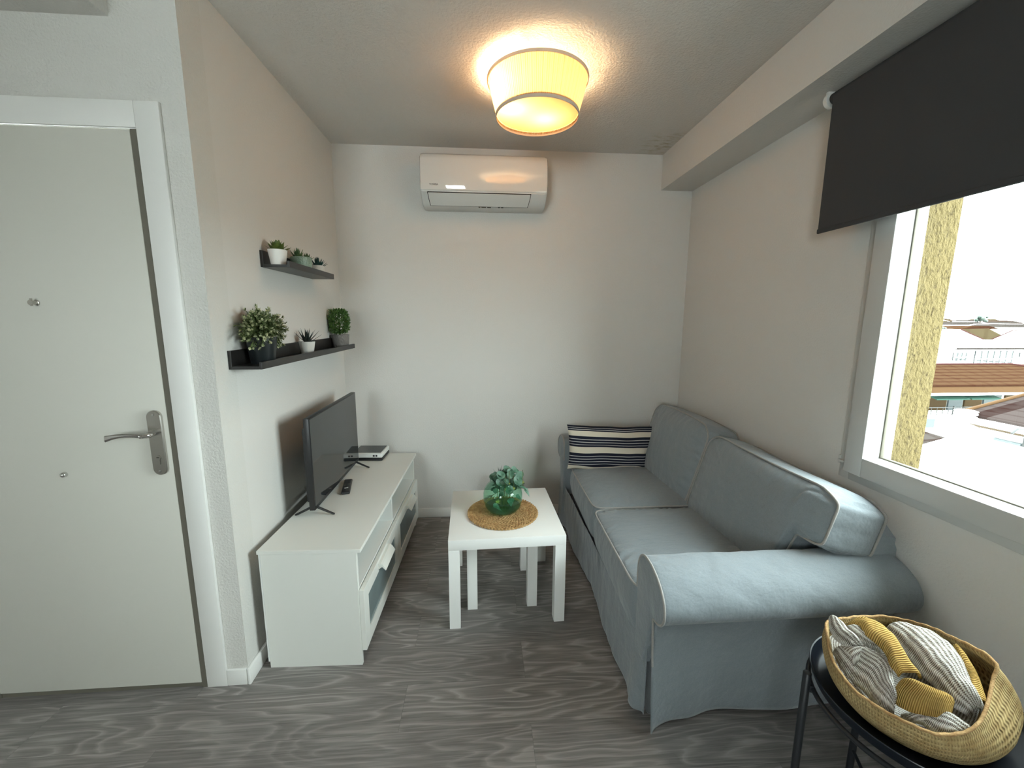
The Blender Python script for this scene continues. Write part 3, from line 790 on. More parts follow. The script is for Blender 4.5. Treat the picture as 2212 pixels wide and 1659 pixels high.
# boxwood ball
c = (.058, -.222, Z2); T = thing('potted_boxwood', 'clipped boxwood ball in a grey stone pot at the far end of the lower ledge', 'potted plant', c)
pot(T, c, .046, .054, .078, 'pots', lambda i, a: 1 + .02 * nz(math.cos(a) * 3, math.sin(a) * 3, i * .7))
bm = B(); tube(bm, [(c[0], c[1], c[2] + .06), (c[0], c[1], c[2] + .15)], .005, 8); obj('trunk', bm, 'stem', T, smooth=60)
bm = B()
for k in range(1500):
    d = Vector((R.gauss(0, 1), R.gauss(0, 1), R.gauss(0, 1))).normalized()
    m = max(abs(d.x), abs(d.y), abs(d.z)); rr = lerp(1, 1 / m * .86, .6)
    p = Vector((c[0], c[1], c[2] + .160)) + Vector((d.x * .052, d.y * .078, d.z * .076)) * rr * R.uniform(.72, 1.05)
    dd = (d + Vector((R.gauss(0, .6), R.gauss(0, .6), R.gauss(0, .6)))).normalized()
    leaf(bm, p, dd, (R.gauss(0, 1), R.gauss(0, 1), 1), R.uniform(.012, .019), R.uniform(.007, .010), 0, .2, 3, fat=.7)
obj('boxwood_leaves', bm, 'box', T, smooth=60)

# bushy plant with cream tips
c = (.063, -1.165, Z2); T = thing('potted_bush', 'large bushy cream tipped plant in a black pot on the lower ledge', 'potted plant', c)
pot(T, c, .042, .0565, .105, 'potb')
bs = B(); bl = B(); bt = B(); ctr = Vector((c[0] + .004, c[1] + .015, c[2] + .122))
for k in range(300):
    d = Vector((R.gauss(0, 1), R.gauss(0, 1), R.gauss(.25, .8))).normalized()
    if d.z < -.75: d.z *= -.5; d.normalize()
    rad = Vector((.060, .118, .088)); g = R.uniform(.78, 1.08) if k % 9 else R.uniform(1.1, 1.28)
    e = ctr + Vector((d.x * rad.x, d.y * rad.y, d.z * rad.z)) * g
    e.x = max(e.x, .012)
    s = Vector((c[0], c[1], c[2] + .095)); mid = s.lerp(e, .5) + Vector((0, 0, .02))
    pts = [plerp([s, mid, e], q / 6) for q in range(7)]; tube(bs, pts, .0010, 4)
    dirn = (pts[6] - pts[4]).normalized()
    for q in range(22):
        t = R.uniform(.45, 1); p = plerp(pts, t); a = R.uniform(0, 2 * PI); u, w = frame_of(dirn)
        dd = dirn * .9 + (u * math.cos(a) + w * math.sin(a)) * .8
        leaf(bl, p, dd, (0, 0, 1), R.uniform(.010, .017), R.uniform(.0035, .0055), 0, .1, 2, fat=.8)
    if R.random() < .85:
        for q in range(9):
            a = R.uniform(0, 2 * PI); u, w = frame_of(dirn); dd = dirn + (u * math.cos(a) + w * math.sin(a)) * R.uniform(.2, .9)
            leaf(bt, e - dirn * R.uniform(0, .008), dd, (0, 0, 1), R.uniform(.008, .014), R.uniform(.006, .009), .0007, 0, 2, fat=.8)
obj('stems', bs, 'stem', T, smooth=60); obj('small_leaves', bl, 'bush', T, smooth=60); obj('pale_tips', bt, 'tips', T, smooth=60)

# ------------------------------------------------------------------ sofa
T = thing('sofa', 'grey two seat sofa with rolled arms and skirted loose cover along the right wall', 'sofa', (1.95, -.87, 0))
def wr(p, amp, f=8):   # gentle irregularity of stuffed fabric
    return amp * nz(p[0] * f, p[1] * f, p[2] * f)
obj('frame', box(B(), 1.56, 2.37, -1.61, -.10, .05, .40, .02), 'sofad', T)  # solid core added inside the cover so no light leaks through

def arm_profile(flip):
    pts = [(-1.566, .25), (-1.566, .45), (-1.564, .545), (-1.567, .590), (-1.582, .622), (-1.606, .640), (-1.640, .645), (-1.680, .640), (-1.722, .625),
           (-1.757, .600), (-1.778, .568), (-1.783, .535), (-1.772, .504), (-1.748, .484), (-1.722, .478), (-1.704, .470), (-1.690, .44), (-1.640, .25)]
    return [(-1.79 - y if flip else y, z) for y, z in pts]
def dense(pts, n):
    return [plerp([(y, z, 0) for y, z in pts], k / (n - 1)) for k in range(n)]
for flip in (False, True):
    pr = dense(arm_profile(flip), 64); cy = -.145 if flip else -1.645
    bm = B(); rings = []
    xs = [1.499, 1.500, 1.503, 1.509] + [lerp(1.52, 2.36, k / 34) for k in range(35)] + [2.374]
    for i, x in enumerate(xs):
        s = {0: .93, 1: .965, 2: .985, 3: .996}.get(i, 1.0); s = .97 if i == len(xs) - 1 else s
        rg = []
        for p in pr:
            y, z = cy + (p.x - cy) * s, .50 + (p.y - .50) * s
            if 3 < i < len(xs) - 1 and p.y > .47:
                f = .0035 * nz(x * 5 + p.y * 9, p.x * 10, 1.3) + .0022 * nz(x * 26 + 30 * (p.y - .5), p.x * 7, 5) * sst(.02, .12, x - 1.5)
                y += f * (1 if p.x > cy else -1); z += f
            rg.append((x, y, z))
        rings.append(rg)
    ring_loft(bm, rings, True, True, True)
    a = obj('armrest', bm, 'sofa', T, smooth=50)
    pr2 = [p for p in pr if p.y > .475]
    bm = tube(B(), [(1.5005, cy + (p.x - cy) * 1.0, .50 + (p.y - .50) * 1.0) for p in pr2], .0042, 8)
    obj('piping', bm, 'pipe', a, smooth=60)

# back frame behind the cushions
bm = B()
def bf(u, v, w):
    x = lerp(2.285, 2.382, (u + 1) / 2); y = lerp(-1.665, -.075, (v + 1) / 2); z = lerp(.22, .752, (w + 1) / 2)
    e = abs(v)
    if w > .5: z -= (.05 * sst(.93, 1, e) ** 2)
    z += .012 * (1 - abs(u)) * (w > .9)
    if abs(w) < 1.01 and w > .9: x = 2.333 + (x - 2.333) * .8
    y += wr((x, y, z), .004, 5); return (x, y, z)
cubegrid(bm, 26, bf); obj('backrest', bm, 'sofa', T, smooth=50)

def soft(u, v, p=5.0):
    """rounded square plan"""
    m = (abs(u) ** p + abs(v) ** p) ** (1 / p); k = max(abs(u), abs(v))
    return (u, v) if m < 1e-6 else (u * k / m, v * k / m)

def cushion(name, half, mat4, crown, crown_b, seed, n=64, shape=None, edge=.006, p=9, piped=(1, -1), pleats=1.0):
    hx, hy, hz = half
    def base(u, v, w):
        q = soft(u, v, p); return Vector((q[0] * hx, q[1] * hy, w * hz))
    def fn(u, v, w):
        P = base(u, v, w)
        if shape: P = shape(P)
        c = crown if w > 0 else crown_b
        dome = ((1 - u ** 4) * (1 - v ** 4)) ** .8
        P.z += (1 if w > 0 else -1) * c * dome * abs(w) ** 3
        side = max(abs(u), abs(v))
        if side > .999: # boxing strip bulges a little
            k = .012 * (1 - w * w); P.x += k * (u if abs(u) > .999 else 0); P.y += k * (v if abs(v) > .999 else 0)
        if abs(w) > .999:  # gathers fading away from the seams
            ee = 1 - side; am = pleats * .0062 * math.exp(-ee * 7) * (.45 + .8 * abs(nz(P.x * 5, P.y * 5, seed + 20))) * (1 if ee > .01 else 0)
            tang = (P.y if abs(u) > abs(v) else P.x)
            P.z += am * math.sin(tang * 120 + 5 * nz(P.x * 14, P.y * 14, seed)) + .006 * dome * nz(P.x * 6, P.y * 6, seed + 3)
        else:
            P.x += .002 * nz(P.y * 25, P.z * 10, seed); P.y += .002 * nz(P.x * 25, P.z * 10, seed)
        return mat4 @ P
    bm = cubegrid(B(), n, fn)
    c = obj(name, bm, 'sofa', T, smooth=55)
    for s in piped:
        loop = []
        for k in range(120):
            a = 2 * PI * k / 120; u, v = math.cos(a), math.sin(a); m = max(abs(u), abs(v)); P = base(u / m, v / m, s)
            if shape: P = shape(P)
            P += Vector((.003 * (1 if P.x > 0 else -1), .003 * (1 if P.y > 0 else -1), s * .002)); loop.append(mat4 @ P)
        obj('piping', tube(B(), loop, .0044, 7, closed=True), 'pipe', c, smooth=60)
    return c

# seat cushions (plan axes: x depth, y along the sofa)
def seat(y0, y1, xf0, xf1, z1, seed):
    cy = (y0 + y1) / 2; hy = (y1 - y0) / 2; hx = .33
    def shp(P):
        t = (P.y / hy + 1) / 2; P = P.copy(); P.x += lerp(xf0, xf1, t) - 1.50; P.z += lerp(.012, -.006, t) * (1 if P.z > 0 else 0); return P
    cushion('seat_cushion', (hx, hy, .082), Matrix.Translation((1.50 + hx, cy, z1 - .082)), .034, .0, seed, 64, shp, p=14, piped=(1,))
seat(-1.562, -.903, 1.500, 1.522, .464, 1.0)
seat(-.899, -.232, 1.526, 1.545, .456, 7.0)

# back cushions (plan axes: x up the cushion, y along the sofa, z outwards to the room)
def back(y0, y1, zlow, top, flap, seed, th=.175, hump=0):
    tilt = math.radians(16); L0 = (top - zlow) / math.cos(tilt); cy = (y0 + y1) / 2; hy = (y1 - y0) / 2
    up = Vector((math.sin(tilt), 0, math.cos(tilt))); out = Vector((-math.cos(tilt), 0, math.sin(tilt))); al = Vector((0, 1, 0))
    base = Vector((2.030, cy, zlow)) - out * (th / 2) + up * (L0 / 2)
    m = Matrix(((up.x, al.x, out.x, base.x), (up.y, al.y, out.y, base.y), (up.z, al.z, out.z, base.z), (0, 0, 0, 1)))
    def shp(P):
        P = P.copy(); s = (P.x / (L0 / 2) + 1) / 2
        if flap:   # the near end steps up and rests on the arm
            k = sst(y0 + .150 - cy, y0 + .105 - cy, P.y); P.x = lerp(P.x, lerp(flap, L0 / 2, s), k)
        P.x += hump * (1 - (P.y / hy) ** 2) * s
        P.x -= .020 * sst(.75, 1, abs(P.y) / hy) * s
        return P
    return cushion('back_cushion', (L0 / 2, hy, th / 2), m, .045, .01, seed, 64, shp, p=10)
zl = .445
back(-1.668, -.882, zl, .868, (.672 - zl) / math.cos(math.radians(16)) - (.868 - zl) / math.cos(math.radians(16)) / 2, 11.0, .185, -.012)
back(-.862, -.190, zl, .880, None, 17.0, .185, .012)

# loose cover skirts
def side_cover(flip):
    def f(u, v):
        x = lerp(1.508, 2.37, u); b = v; z = lerp(.485, .022, b)
        y = lerp(-1.704, -1.640, b ** 1.2) - .060 * math.exp(-u / .10) * b ** 2
        y -= .010 * b * math.sin(u * 11 + 1.2) * sst(.03, .3, u) + .012 * math.exp(-((u - .20) / .07) ** 2) * b * b
        y += .006 * nz(x * 7, z * 4, 2.2) * sst(0, .3, b)
        z += .012 * b * math.sin(u * 5) * u - .006 * math.exp(-u / .06) * b
        if flip: y = -1.79 - y; y = min(y, -.014)
        return (x + .016 * b * math.exp(-u / .05), y, z)
    bm = B(); grid(bm, f, 70, 26); o = obj('side_skirt', bm, 'sofa', T, smooth=60)
    m = o.modifiers.new('thickness', 'SOLIDIFY'); m.thickness = .003; m.offset = 1 if flip else -1
side_cover(False); side_cover(True)
def front_cover(u, v):
    y = lerp(-1.662, -.105, u); b = v
    arm = max(sst(-1.562, -1.580, y), sst(-.232, -.212, y))
    z0 = lerp(.300, .46, arm); z = lerp(z0, .030, b)
    x = lerp(1.514, 1.506, arm) + .012 * math.exp(-((y + .9) / .35) ** 2) * b - .012 * b
    x -= .012 * b * (math.sin(y * 9 + .6) * .6 + .5 * nz(y * 9, b * 1.5, 4.0))
    x -= .020 * b * b * (math.exp(-((y + 1.58) / .05) ** 2) + math.exp(-((y + .20) / .05) ** 2))
    x += .016 * b * math.exp(-((y + 1.655) / .02) ** 2)
    y2 = y + .05 * b * b * sst(-.20, -.10, y) + .012 * b * sst(-1.60, -1.66, y)
    x += .004 * nz(y * 22, z * 8, 9)
    z += .014 * b * math.exp(-((y + 1.655) / .03) ** 2)
    return (x, y2, z)
bm = B(); grid(bm, front_cover, 150, 30); o = obj('front_skirt', bm, 'sofa', T, smooth=60)
m = o.modifiers.new('thickness', 'SOLIDIFY'); m.thickness = .003; m.offset = 1
# corner seam and the inner pleat behind the slit
bm = tube(B(), [(1.503, -1.698, .470), (1.5045, -1.702, .40), (1.507, -1.704, .33), (1.510, -1.703, .29)], .0036, 7); obj('corner_seam', bm, 'pipe', T, smooth=60)
bm = B(); grid(bm, lambda u, v: (lerp(1.535, 1.60, u), lerp(-1.60, -1.665, v) + 0 * u, lerp(.04, .29, u * 0 + v) if False else lerp(.035, .30, u)), 6, 4); 
bm.free()
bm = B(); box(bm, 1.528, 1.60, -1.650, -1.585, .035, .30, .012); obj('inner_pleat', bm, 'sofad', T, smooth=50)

# striped pillow leaning on the far arm
T = thing('throw_pillow', 'navy and cream striped rectangular pillow at the far end of the sofa', 'pillow', (1.81, -.30, .47))
tl = math.radians(9); ux = Vector((.9995, -.02, -.030)).normalized(); uz = Vector((0, math.sin(tl), math.cos(tl))); un = Vector((0, -math.cos(tl), math.sin(tl)))
pc = Vector((1.812, -.300, .600))
def pillow(u, v, s):
    e = 1 - max(abs(u), abs(v)); px = u * (.308 - .016 * (1 - v * v)); pz = v * (.152 - .010 * (1 - u * u))
    th = .062 * ((1 - abs(u) ** 2.6) * (1 - abs(v) ** 2.6)) ** .55
    th += .005 * nz(u * 4, v * 3, 3 + s) * min(1, e * 6)
    dent = math.exp(-((u - .82) / .10) ** 2) * math.exp(-((v + .35) / .45) ** 2)
    th -= .030 * dent * (s > 0); pz += .010 * math.sin(u * 5) * (v < -.8) - .012 * dent * v
    return pc + ux * px + uz * (pz + .006 * nz(u * 2, v * 2, 8)) + un * (th * s + .001 * s)
bm = B(); L = bm.loops.layers.uv.new('UVMap')
for s in (1, -1):
    n1, n2 = 60, 34
    vs = [[bm.verts.new(pillow(2 * i / n1 - 1, 2 * j / n2 - 1, s)) for j in range(n2 + 1)] for i in range(n1 + 1)]
    for i in range(n1):
        for j in range(n2):
            f = bm.faces.new((vs[i][j], vs[i + 1][j], vs[i + 1][j + 1], vs[i][j + 1]))
            for lp, (a, b) in zip(f.loops, ((i, j), (i + 1, j), (i + 1, j + 1), (i, j + 1))): lp[L].uv = (a / n1, b / n2)
bmesh.ops.remove_doubles(bm, verts=bm.verts[:], dist=.0025)
obj('pillow_cover', bm, 'pillow', T, smooth=70)

# ------------------------------------------------------------------ tray table, basket and throw
TC = (2.020, -2.075); TZ = .522
T = thing('tray_table', 'round black metal tray table with rod legs beside the sofa', 'side table', (TC[0], TC[1], 0))
bm = lathe(B(), [(0, TZ - .030), (.196, TZ - .030), (.205, TZ - .026), (.211, TZ - .014), (.2165, TZ), (.2195, TZ + .001), (.2205, TZ - .001), (.215, TZ - .018), (.209, TZ - .031), (.198, TZ - .035), (0, TZ - .035)], (TC[0], TC[1], 0), 96, False)
obj('tray', bm, 'tray', T, smooth=40)
bm = tube(B(), [(TC[0] + .218 * math.cos(a), TC[1] + .218 * math.sin(a), TZ - .046) for a in [2 * PI * k / 72 for k in range(72)]], .0065, 10, closed=True); obj('ring', bm, 'metalb', T, smooth=60)
for k in range(4):
    a = math.radians(157 - 90 * k); x, y = TC[0] + .234 * math.cos(a), TC[1] + .234 * math.sin(a)
    bm = tube(B(), [(x, y, 0), (x, y, .5185), (x, y, .5195)], lambda t: .0098 if t < .9 else .0088, 16); lg = obj('leg', bm, 'metalb', T, smooth=50)
    bm = box(B(), -.004, .010, -.006, .006, TZ - .056, TZ - .036, .001); bm.transform(Matrix.Translation((TC[0] + .222 * math.cos(a), TC[1] + .222 * math.sin(a), 0)) @ Matrix.Rotation(a, 4, 'Z')); obj('leg_bracket', bm, 'metalb', lg)
for a0, a1 in ((157, -23), (67, -113)):
    p = [(TC[0] + .228 * math.cos(math.radians(a)), TC[1] + .228 * math.sin(math.radians(a)), .10) for a in (a0, a1)]
    obj('cross_bar', tube(B(), p, .005, 10), 'metalb', T, smooth=50)

RIM = [(1.891, -1.934, 0.625), (1.852, -1.979, 0.62), (1.804, -2.052, 0.615), (1.796, -2.119, 0.605), (1.816, -2.162, 0.6), (1.843, -2.197, 0.6), (1.878, -2.223, 0.6), (1.924, -2.231, 0.605), (1.96, -2.229, 0.62), (2.001, -2.212, 0.64), (2.056, -2.178, 0.67), (2.077, -2.162, 0.7), (2.102, -2.088, 0.68), (2.111, -2.028, 0.66), (2.101, -1.976, 0.645), (2.066, -1.94, 0.635), (1.995, -1.929, 0.63), (1.938, -1.931, 0.63)]
def rim_at(t):
    n = len(RIM); f = (t % 1) * n; i = int(f); u = f - i; P = [Vector(RIM[(i + k) % n]) for k in (-1, 0, 1, 2)]
    return .5 * ((2 * P[1]) + (P[2] - P[0]) * u + (2 * P[0] - 5 * P[1] + 4 * P[2] - P[3]) * u * u + (3 * P[1] - P[0] - 3 * P[2] + P[3]) * u ** 3)
bc = Vector((1.985, -2.075, TZ - .0295)); NB = 96
T = thing('seagrass_basket', 'slouching woven seagrass basket holding a knitted throw on the tray table', 'basket', (bc.x, bc.y, bc.z))
def bring(s, r_b, inset=0):
    """ring of the basket wall, s: 0 floor edge .. 1 rim"""
    out = []
    for k in range(NB):
        rm = rim_at(k / NB); d = Vector((rm.x - bc.x, rm.y - bc.y, 0)); a = math.atan2(d.y, d.x); dn = d.normalized()
        rb = Vector((2.010 + .150 * math.cos(a), -2.075 + .135 * math.sin(a), bc.z + .0015))
        bulge = .030 * (1 + .45 * math.cos(a - .15)) * math.sin(PI * s)
        p = rb.lerp(rm, s); p += dn * (bulge - inset); p.z = lerp(rb.z, rm.z, s) + .003 * nz(p.x * 30, p.y * 30, s * 3) * s
        if p.z < TZ + .004:    # stay inside the tray lip
            q = Vector((p.x - TC[0], p.y - TC[1], 0)); 
            if q.length > .194: q = q.normalized() * .194; p.x, p.y = TC[0] + q.x, TC[1] + q.y
        out.append(p)
    return out
rings = [[Vector((2.01, -2.075, bc.z + .0015)).lerp(p, .02) for p in bring(0, 0)], bring(0, 0)] + [bring(k / 14, 0) for k in range(1, 15)]
top = bring(1, 0); rings.append([p + Vector((0, 0, .0045)) - (p - bc).normalized() * .004 for p in top])
rings += [bring(k / 14, 0, .009) for k in range(13, 0, -1)] + [[Vector((2.01, -2.075, bc.z + .010)).lerp(p + Vector((0, 0, .009)), .9) for p in bring(0, 0)], [Vector((2.01, -2.075, bc.z + .010))+ Vector((math.cos(k), math.sin(k), 0)) * .002 for k in range(NB)]]
bm = B(); ring_loft(bm, rings, True, True, False, (1, 1)); obj('basket_body', bm, 'basket', T, smooth=60)
bm = tube(B(), [p + Vector((.0, 0, .001 + .0012 * math.sin(k * 2.1))) for k, p in enumerate(top)], lambda t: .0034, 8, closed=True); obj('rim_coil', bm, 'straw', T, smooth=60)
bm = tube(B(), [(2.165, -2.150, .560), (2.182, -2.160, .556), (2.196, -2.172, .549)], lambda t: .0010 - .0006 * t, 5); obj('loose_strand', bm, 'straw', T, smooth=60)

T = thing('knitted_throw', 'grey white and mustard knitted throw bundled in the seagrass basket', 'blanket', (1.96, -2.08, .56))
def patch(A, Bp, bulge, nu, nv, mat, uvs, seed, name, amp=.0035, thick=.006, edge=.012, par=T):
    """folded piece of cloth between two edge curves, arched up by bulge, hems tucked down"""
    def f(u, v):
        a, b = plerp(A, u), plerp(Bp, u); p = a.lerp(b, v)
        p.z += bulge * math.sin(PI * v) ** .8 * (.55 + .45 * math.sin(PI * u)) - edge * ((2 * v - 1) ** 6 + .5 * (2 * u - 1) ** 8)
        p.z += amp * 1.8 * nz(p.x * 34, p.y * 34, seed); p.x += amp * nz(p.x * 22, p.y * 22, seed + 5); p.y += amp * nz(p.x * 22, p.y * 22, seed + 9)
        return p
    bm = B(); grid(bm, f, nu, nv, uvs); o = obj(name, bm, mat, par, smooth=80)
    m = o.modifiers.new('thickness', 'SOLIDIFY'); m.thickness = thick; m.offset = 0
    return o
# bulk of the bundle filling the basket
def bulk(u, v):
    a = u; p = rim_at(a); c = Vector((1.95, -2.085, .615)); s = 1 - v
    q = c.lerp(Vector((p.x, p.y, min(p.z, .64) - .030)), s * .93)
    q.z += .012 * nz(q.x * 22, q.y * 22, 1) - .010 * s
    return q
bm = B(); grid(bm, bulk, 72, 16, (10, 3)); obj('throw_folds', bm, 'knit', T, smooth=80)
G = dict(
 G1=([(1.849, -2.005, 0.62), (1.832, -2.046, 0.615), (1.834, -2.08, 0.605), (1.838, -2.112, 0.6), (1.836, -2.146, 0.6), (1.846, -2.168, 0.605)],
     [(1.834, -2.076, 0.655), (1.868, -2.072, 0.665), (1.886, -2.088, 0.665), (1.888, -2.11, 0.66), (1.87, -2.134, 0.65), (1.85, -2.161, 0.64)]),
 G2=([(1.999, -1.993, 0.665), (1.982, -2.044, 0.665), (1.974, -2.08, 0.66), (1.961, -2.12, 0.655), (1.968, -2.151, 0.645), (1.969, -2.183, 0.635), (1.995, -2.192, 0.62)],
     [(2.066, -2.014, 0.67), (2.069, -2.061, 0.68), (2.067, -2.094, 0.68), (2.048, -2.131, 0.675), (2.027, -2.16, 0.665), (2.004, -2.194, 0.655), (1.997, -2.212, 0.645)]),
 G3=([(1.884, -1.946, 0.662), (1.851, -1.995, 0.65), (1.845, -2.039, 0.65), (1.865, -2.055, 0.645)], [(1.88, -1.982, 0.665), (1.876, -2.011, 0.67), (1.863, -2.047, 0.675), (1.872, -2.064, 0.66)]),
 G4=([(1.896, -1.981, 0.655), (1.882, -2.022, 0.66), (1.89, -2.05, 0.665), (1.918, -2.059, 0.65)], [(1.913, -1.995, 0.66), (1.914, -2.017, 0.665), (1.899, -2.05, 0.67), (1.941, -2.051, 0.65)]),
 M1=([(1.912, -1.972, 0.65), (1.911, -2.006, 0.68), (1.888, -2.048, 0.69), (1.887, -2.078, 0.69), (1.883, -2.104, 0.685), (1.876, -2.125, 0.675), (1.885, -2.133, 0.665)],
     [(1.962, -1.954, 0.655), (1.943, -2.004, 0.685), (1.951, -2.03, 0.69), (1.937, -2.07, 0.695), (1.923, -2.101, 0.69), (1.923, -2.123, 0.675), (1.936, -2.136, 0.66)]),
 M2=([(1.868, -2.146, 0.63), (1.861, -2.162, 0.625), (1.868, -2.181, 0.63), (1.888, -2.195, 0.635), (1.908, -2.202, 0.635), (1.94, -2.197, 0.63)],
     [(1.879, -2.15, 0.66), (1.886, -2.163, 0.67), (1.91, -2.169, 0.66), (1.93, -2.175, 0.65), (1.945, -2.183, 0.65), (1.963, -2.183, 0.635)]),
 M3=([(2.092, -2.076, 0.67), (2.045, -2.136, 0.67), (2.027, -2.16, 0.655), (2.0, -2.195, 0.65)], [(2.086, -2.084, 0.675), (2.055, -2.137, 0.675), (2.041, -2.166, 0.66), (2.013, -2.203, 0.65)]),
 G5=([(1.866, -2.165, 0.585), (1.87, -2.180, 0.595), (1.886, -2.193, 0.6), (1.895, -2.217, 0.6), (1.927, -2.223, 0.6)], [(1.870, -2.185, 0.600), (1.884, -2.194, 0.615), (1.911, -2.197, 0.625), (1.94, -2.205, 0.625), (1.964, -2.222, 0.61)]))
patch(*G['G1'], .018, 44, 16, 'knit', (2.2, 1), 1, 'throw_folds', edge=.02)
patch(*G['G2'], .020, 50, 18, 'knit', (2.6, 1.05), 2, 'throw_folds', edge=.02)
patch(*G['G3'], .010, 26, 10, 'knit', (1.4, .5), 3, 'throw_folds')
patch(*G['G4'], .010, 26, 10, 'knit', (1.3, .5), 4, 'throw_folds')
patch(*G['G5'], .006, 30, 10, 'knit', (1.8, .6), 5, 'throw_folds')
patch(*G['M1'], .007, 50, 10, 'must', (1.7, 1), 6, 'mustard_band', amp=.002)
patch(*G['M2'], .016, 40, 12, 'must', (1.5, 1), 7, 'mustard_band', amp=.002, edge=.02)
patch(*G['M3'], .004, 30, 8, 'must', (1.5, .6), 8, 'mustard_band', amp=.002)

# ------------------------------------------------------------------ outside the window
WH = plain('white render', (.80, .80, .78, 1), .9, .1); M['wh'] = WH
M['peach'] = plain('peach render', (0.0316, 0.0194, 0.0087, 1), .9, .1)
M['orange'] = plain('orange fascia', (0.0316, 0.0153, 0.0051, 1), .9, .1)
M['redcap'] = plain('dark red ridge tile', (0.0202, 0.0050, 0.0043, 1), .9, .1)
M['teal'] = plain('teal glazing', (0.0048, 0.0384, 0.0360, 1), .2, .5)
M['awn'] = plain('green awning canvas', (0.0072, 0.0245, 0.0180, 1), .8, .1)
M['rail'] = plain('dark railing', (0.0150, 0.0150, 0.0150, 1), .6, .3)
M['win'] = plain('bluish window glazing', (0.0096, 0.0144, 0.0162, 1), .15, .5)
M['shut'] = plain('pale blue shutter', (0.0315, 0.0391, 0.0416, 1), .6, .3)
M['brick'] = plain('brown chimney', (0.0204, 0.0102, 0.0048, 1), .9, .1)
M['tree'] = leaf_mat('distant tree green', (0.0050, 0.0109, 0.0076, 1), (0.0101, 0.0185, 0.0126, 1), scale=2)
M['tile'] = tile_mat('terracotta roof tiles', (0.0215, 0.0117, 0.0065, 1), (0.0122, 0.0047, 0.0028, 1), 1.3, 3.0)
M['tile2'] = tile_mat('pale pinkish roof tiles', (0.0213, 0.0179, 0.0162, 1), (0.0094, 0.0056, 0.0047, 1), 1.6, 2.2)
M['tile4'] = tile_mat('pinkish red roof tiles', (.020, .0155, .0145, 1), (.007, .0035, .003, 1), 3.0, .8)
M['tile3'] = tile_mat('ochre roof tiles', (0.0257, 0.0196, 0.0112, 1), (0.0163, 0.0103, 0.0056, 1), .5, 1.2)
def poly(bm, pts): bm.faces.new([bm.verts.new(p) for p in pts])
def prism(bm, prof, y0, y1):  # profile in x,z
    ring_loft(bm, [[(x, y0, z) for x, z in prof], [(x, y1, z) for x, z in prof]], True, True, True)

# near white building
T = thing('white_gabled_building', 'blank white gabled building right below the window', 'building', (7.4, .2, -12))
bm = B(); prism(bm, [(4.4, -12), (11, -12), (11, -1.02), (7.396, -.04), (4.4, -.85)], -1.2, 2.0); obj('wall', bm, 'wh', T, smooth=0)
bm = B(); tube(bm, [(8.19, 1.9, -.24), (8.19, 1.9, .02), (8.05, 1.9, .03), (7.98, 1.9, -.03)], .016, 6); tube(bm, [(8.28, 1.9, -.26), (8.28, 1.9, .06)], .012, 6); obj('roof_pipe', bm, 'rail', T, smooth=60)
bm = B(); prism(bm, [(7.90, -.172), (8.9, -.442), (8.9, -.472), (7.90, -.202)], 1.9, 2.06); obj('eave_strip', bm, 'win', T, smooth=0)

# pale tiled roof just beyond it
T = thing('tiled_house', 'low house with pale pinkish tiled roof behind the white building', 'building', (11, 6.5, -12))
bm = B(); box(bm, 9.2, 12.3, 5.7, 7.4, -12, -1.62); obj('wall', bm, 'wh', T, smooth=0)
bm = B(); ring_loft(bm, [[(9.0, 5.4, -1.72), (12.7, 5.4, -1.52), (12.7, 5.4, -1.58), (9.0, 5.4, -1.78)], [(9.0, 7.5, -1.14), (12.2, 7.5, -1.30), (12.2, 7.5, -1.36), (9.0, 7.5, -1.2)]], True, True, True); obj('roof', bm, 'tile2', T, smooth=0)

# house with a red tiled roof on the right, its eave running along the street
T = thing('tiled_roof_house', 'white house with pinkish red tiled roof, right edge of the view', 'building', (16, 4, -12))
bm = B(); box(bm, 14.35, 20, -2, 6.9, -12, -1.3); obj('wall', bm, 'wh', T, smooth=0)
bm = B(); box(bm, 13.98, 14.12, -2, 7.05, -1.26, -1.03); obj('parapet', bm, 'wh', T, smooth=0)
bm = B(); ring_loft(bm, [[(14.12, -2, -1.26), (14.12, 7.0, -1.26), (14.12, 7.0, -1.30), (14.12, -2, -1.30)], [(14.6, -2, -1.46), (14.6, 6.95, -1.46), (14.6, 6.95, -1.50), (14.6, -2, -1.50)]], True, True, True); obj('eave', bm, 'peach', T, smooth=0)
bm = B(); ring_loft(bm, [[(13.95, -2, -1.02), (13.95, 7.1, -1.02), (13.95, 7.1, -1.08), (13.95, -2, -1.08)], [(18.5, -2, .12), (18.5, 7.1, .12), (18.5, 7.1, .02), (18.5, -2, .02)]], True, True, True); rf = obj('roof', bm, 'tile4', T, smooth=0)
obj('ridge_tiles', tube(B(), [(13.95, 7.1, -1.0), (18.5, 7.1, .14)], .05, 8), 'orange', rf, smooth=50)
for a, b in ((5.95, 6.55), (4.75, 5.35), (3.4, 4.0)):
    w_ = obj('window', box(B(), 14.30, 14.40, a, b, -1.95, -1.55), 'win', T, smooth=0)
    obj('shutter', box(B(), 14.28, 14.31, a + .03, b - .03, -1.80, -1.57), 'shut', w_, smooth=0)
T = thing('roof_vent', 'round white louvred vent stack on the roofs outside', 'vent', (13.85, 6.9, -1.25))
bm = B()
for k in range(5): lathe(bm, [(.15, 0), (.23, .01), (.23, .03), (.15, .055)], (13.85, 6.9, -1.22 + .066 * k), 20, True, True)
obj('louvre_stack', bm, 'wh', T, smooth=40)

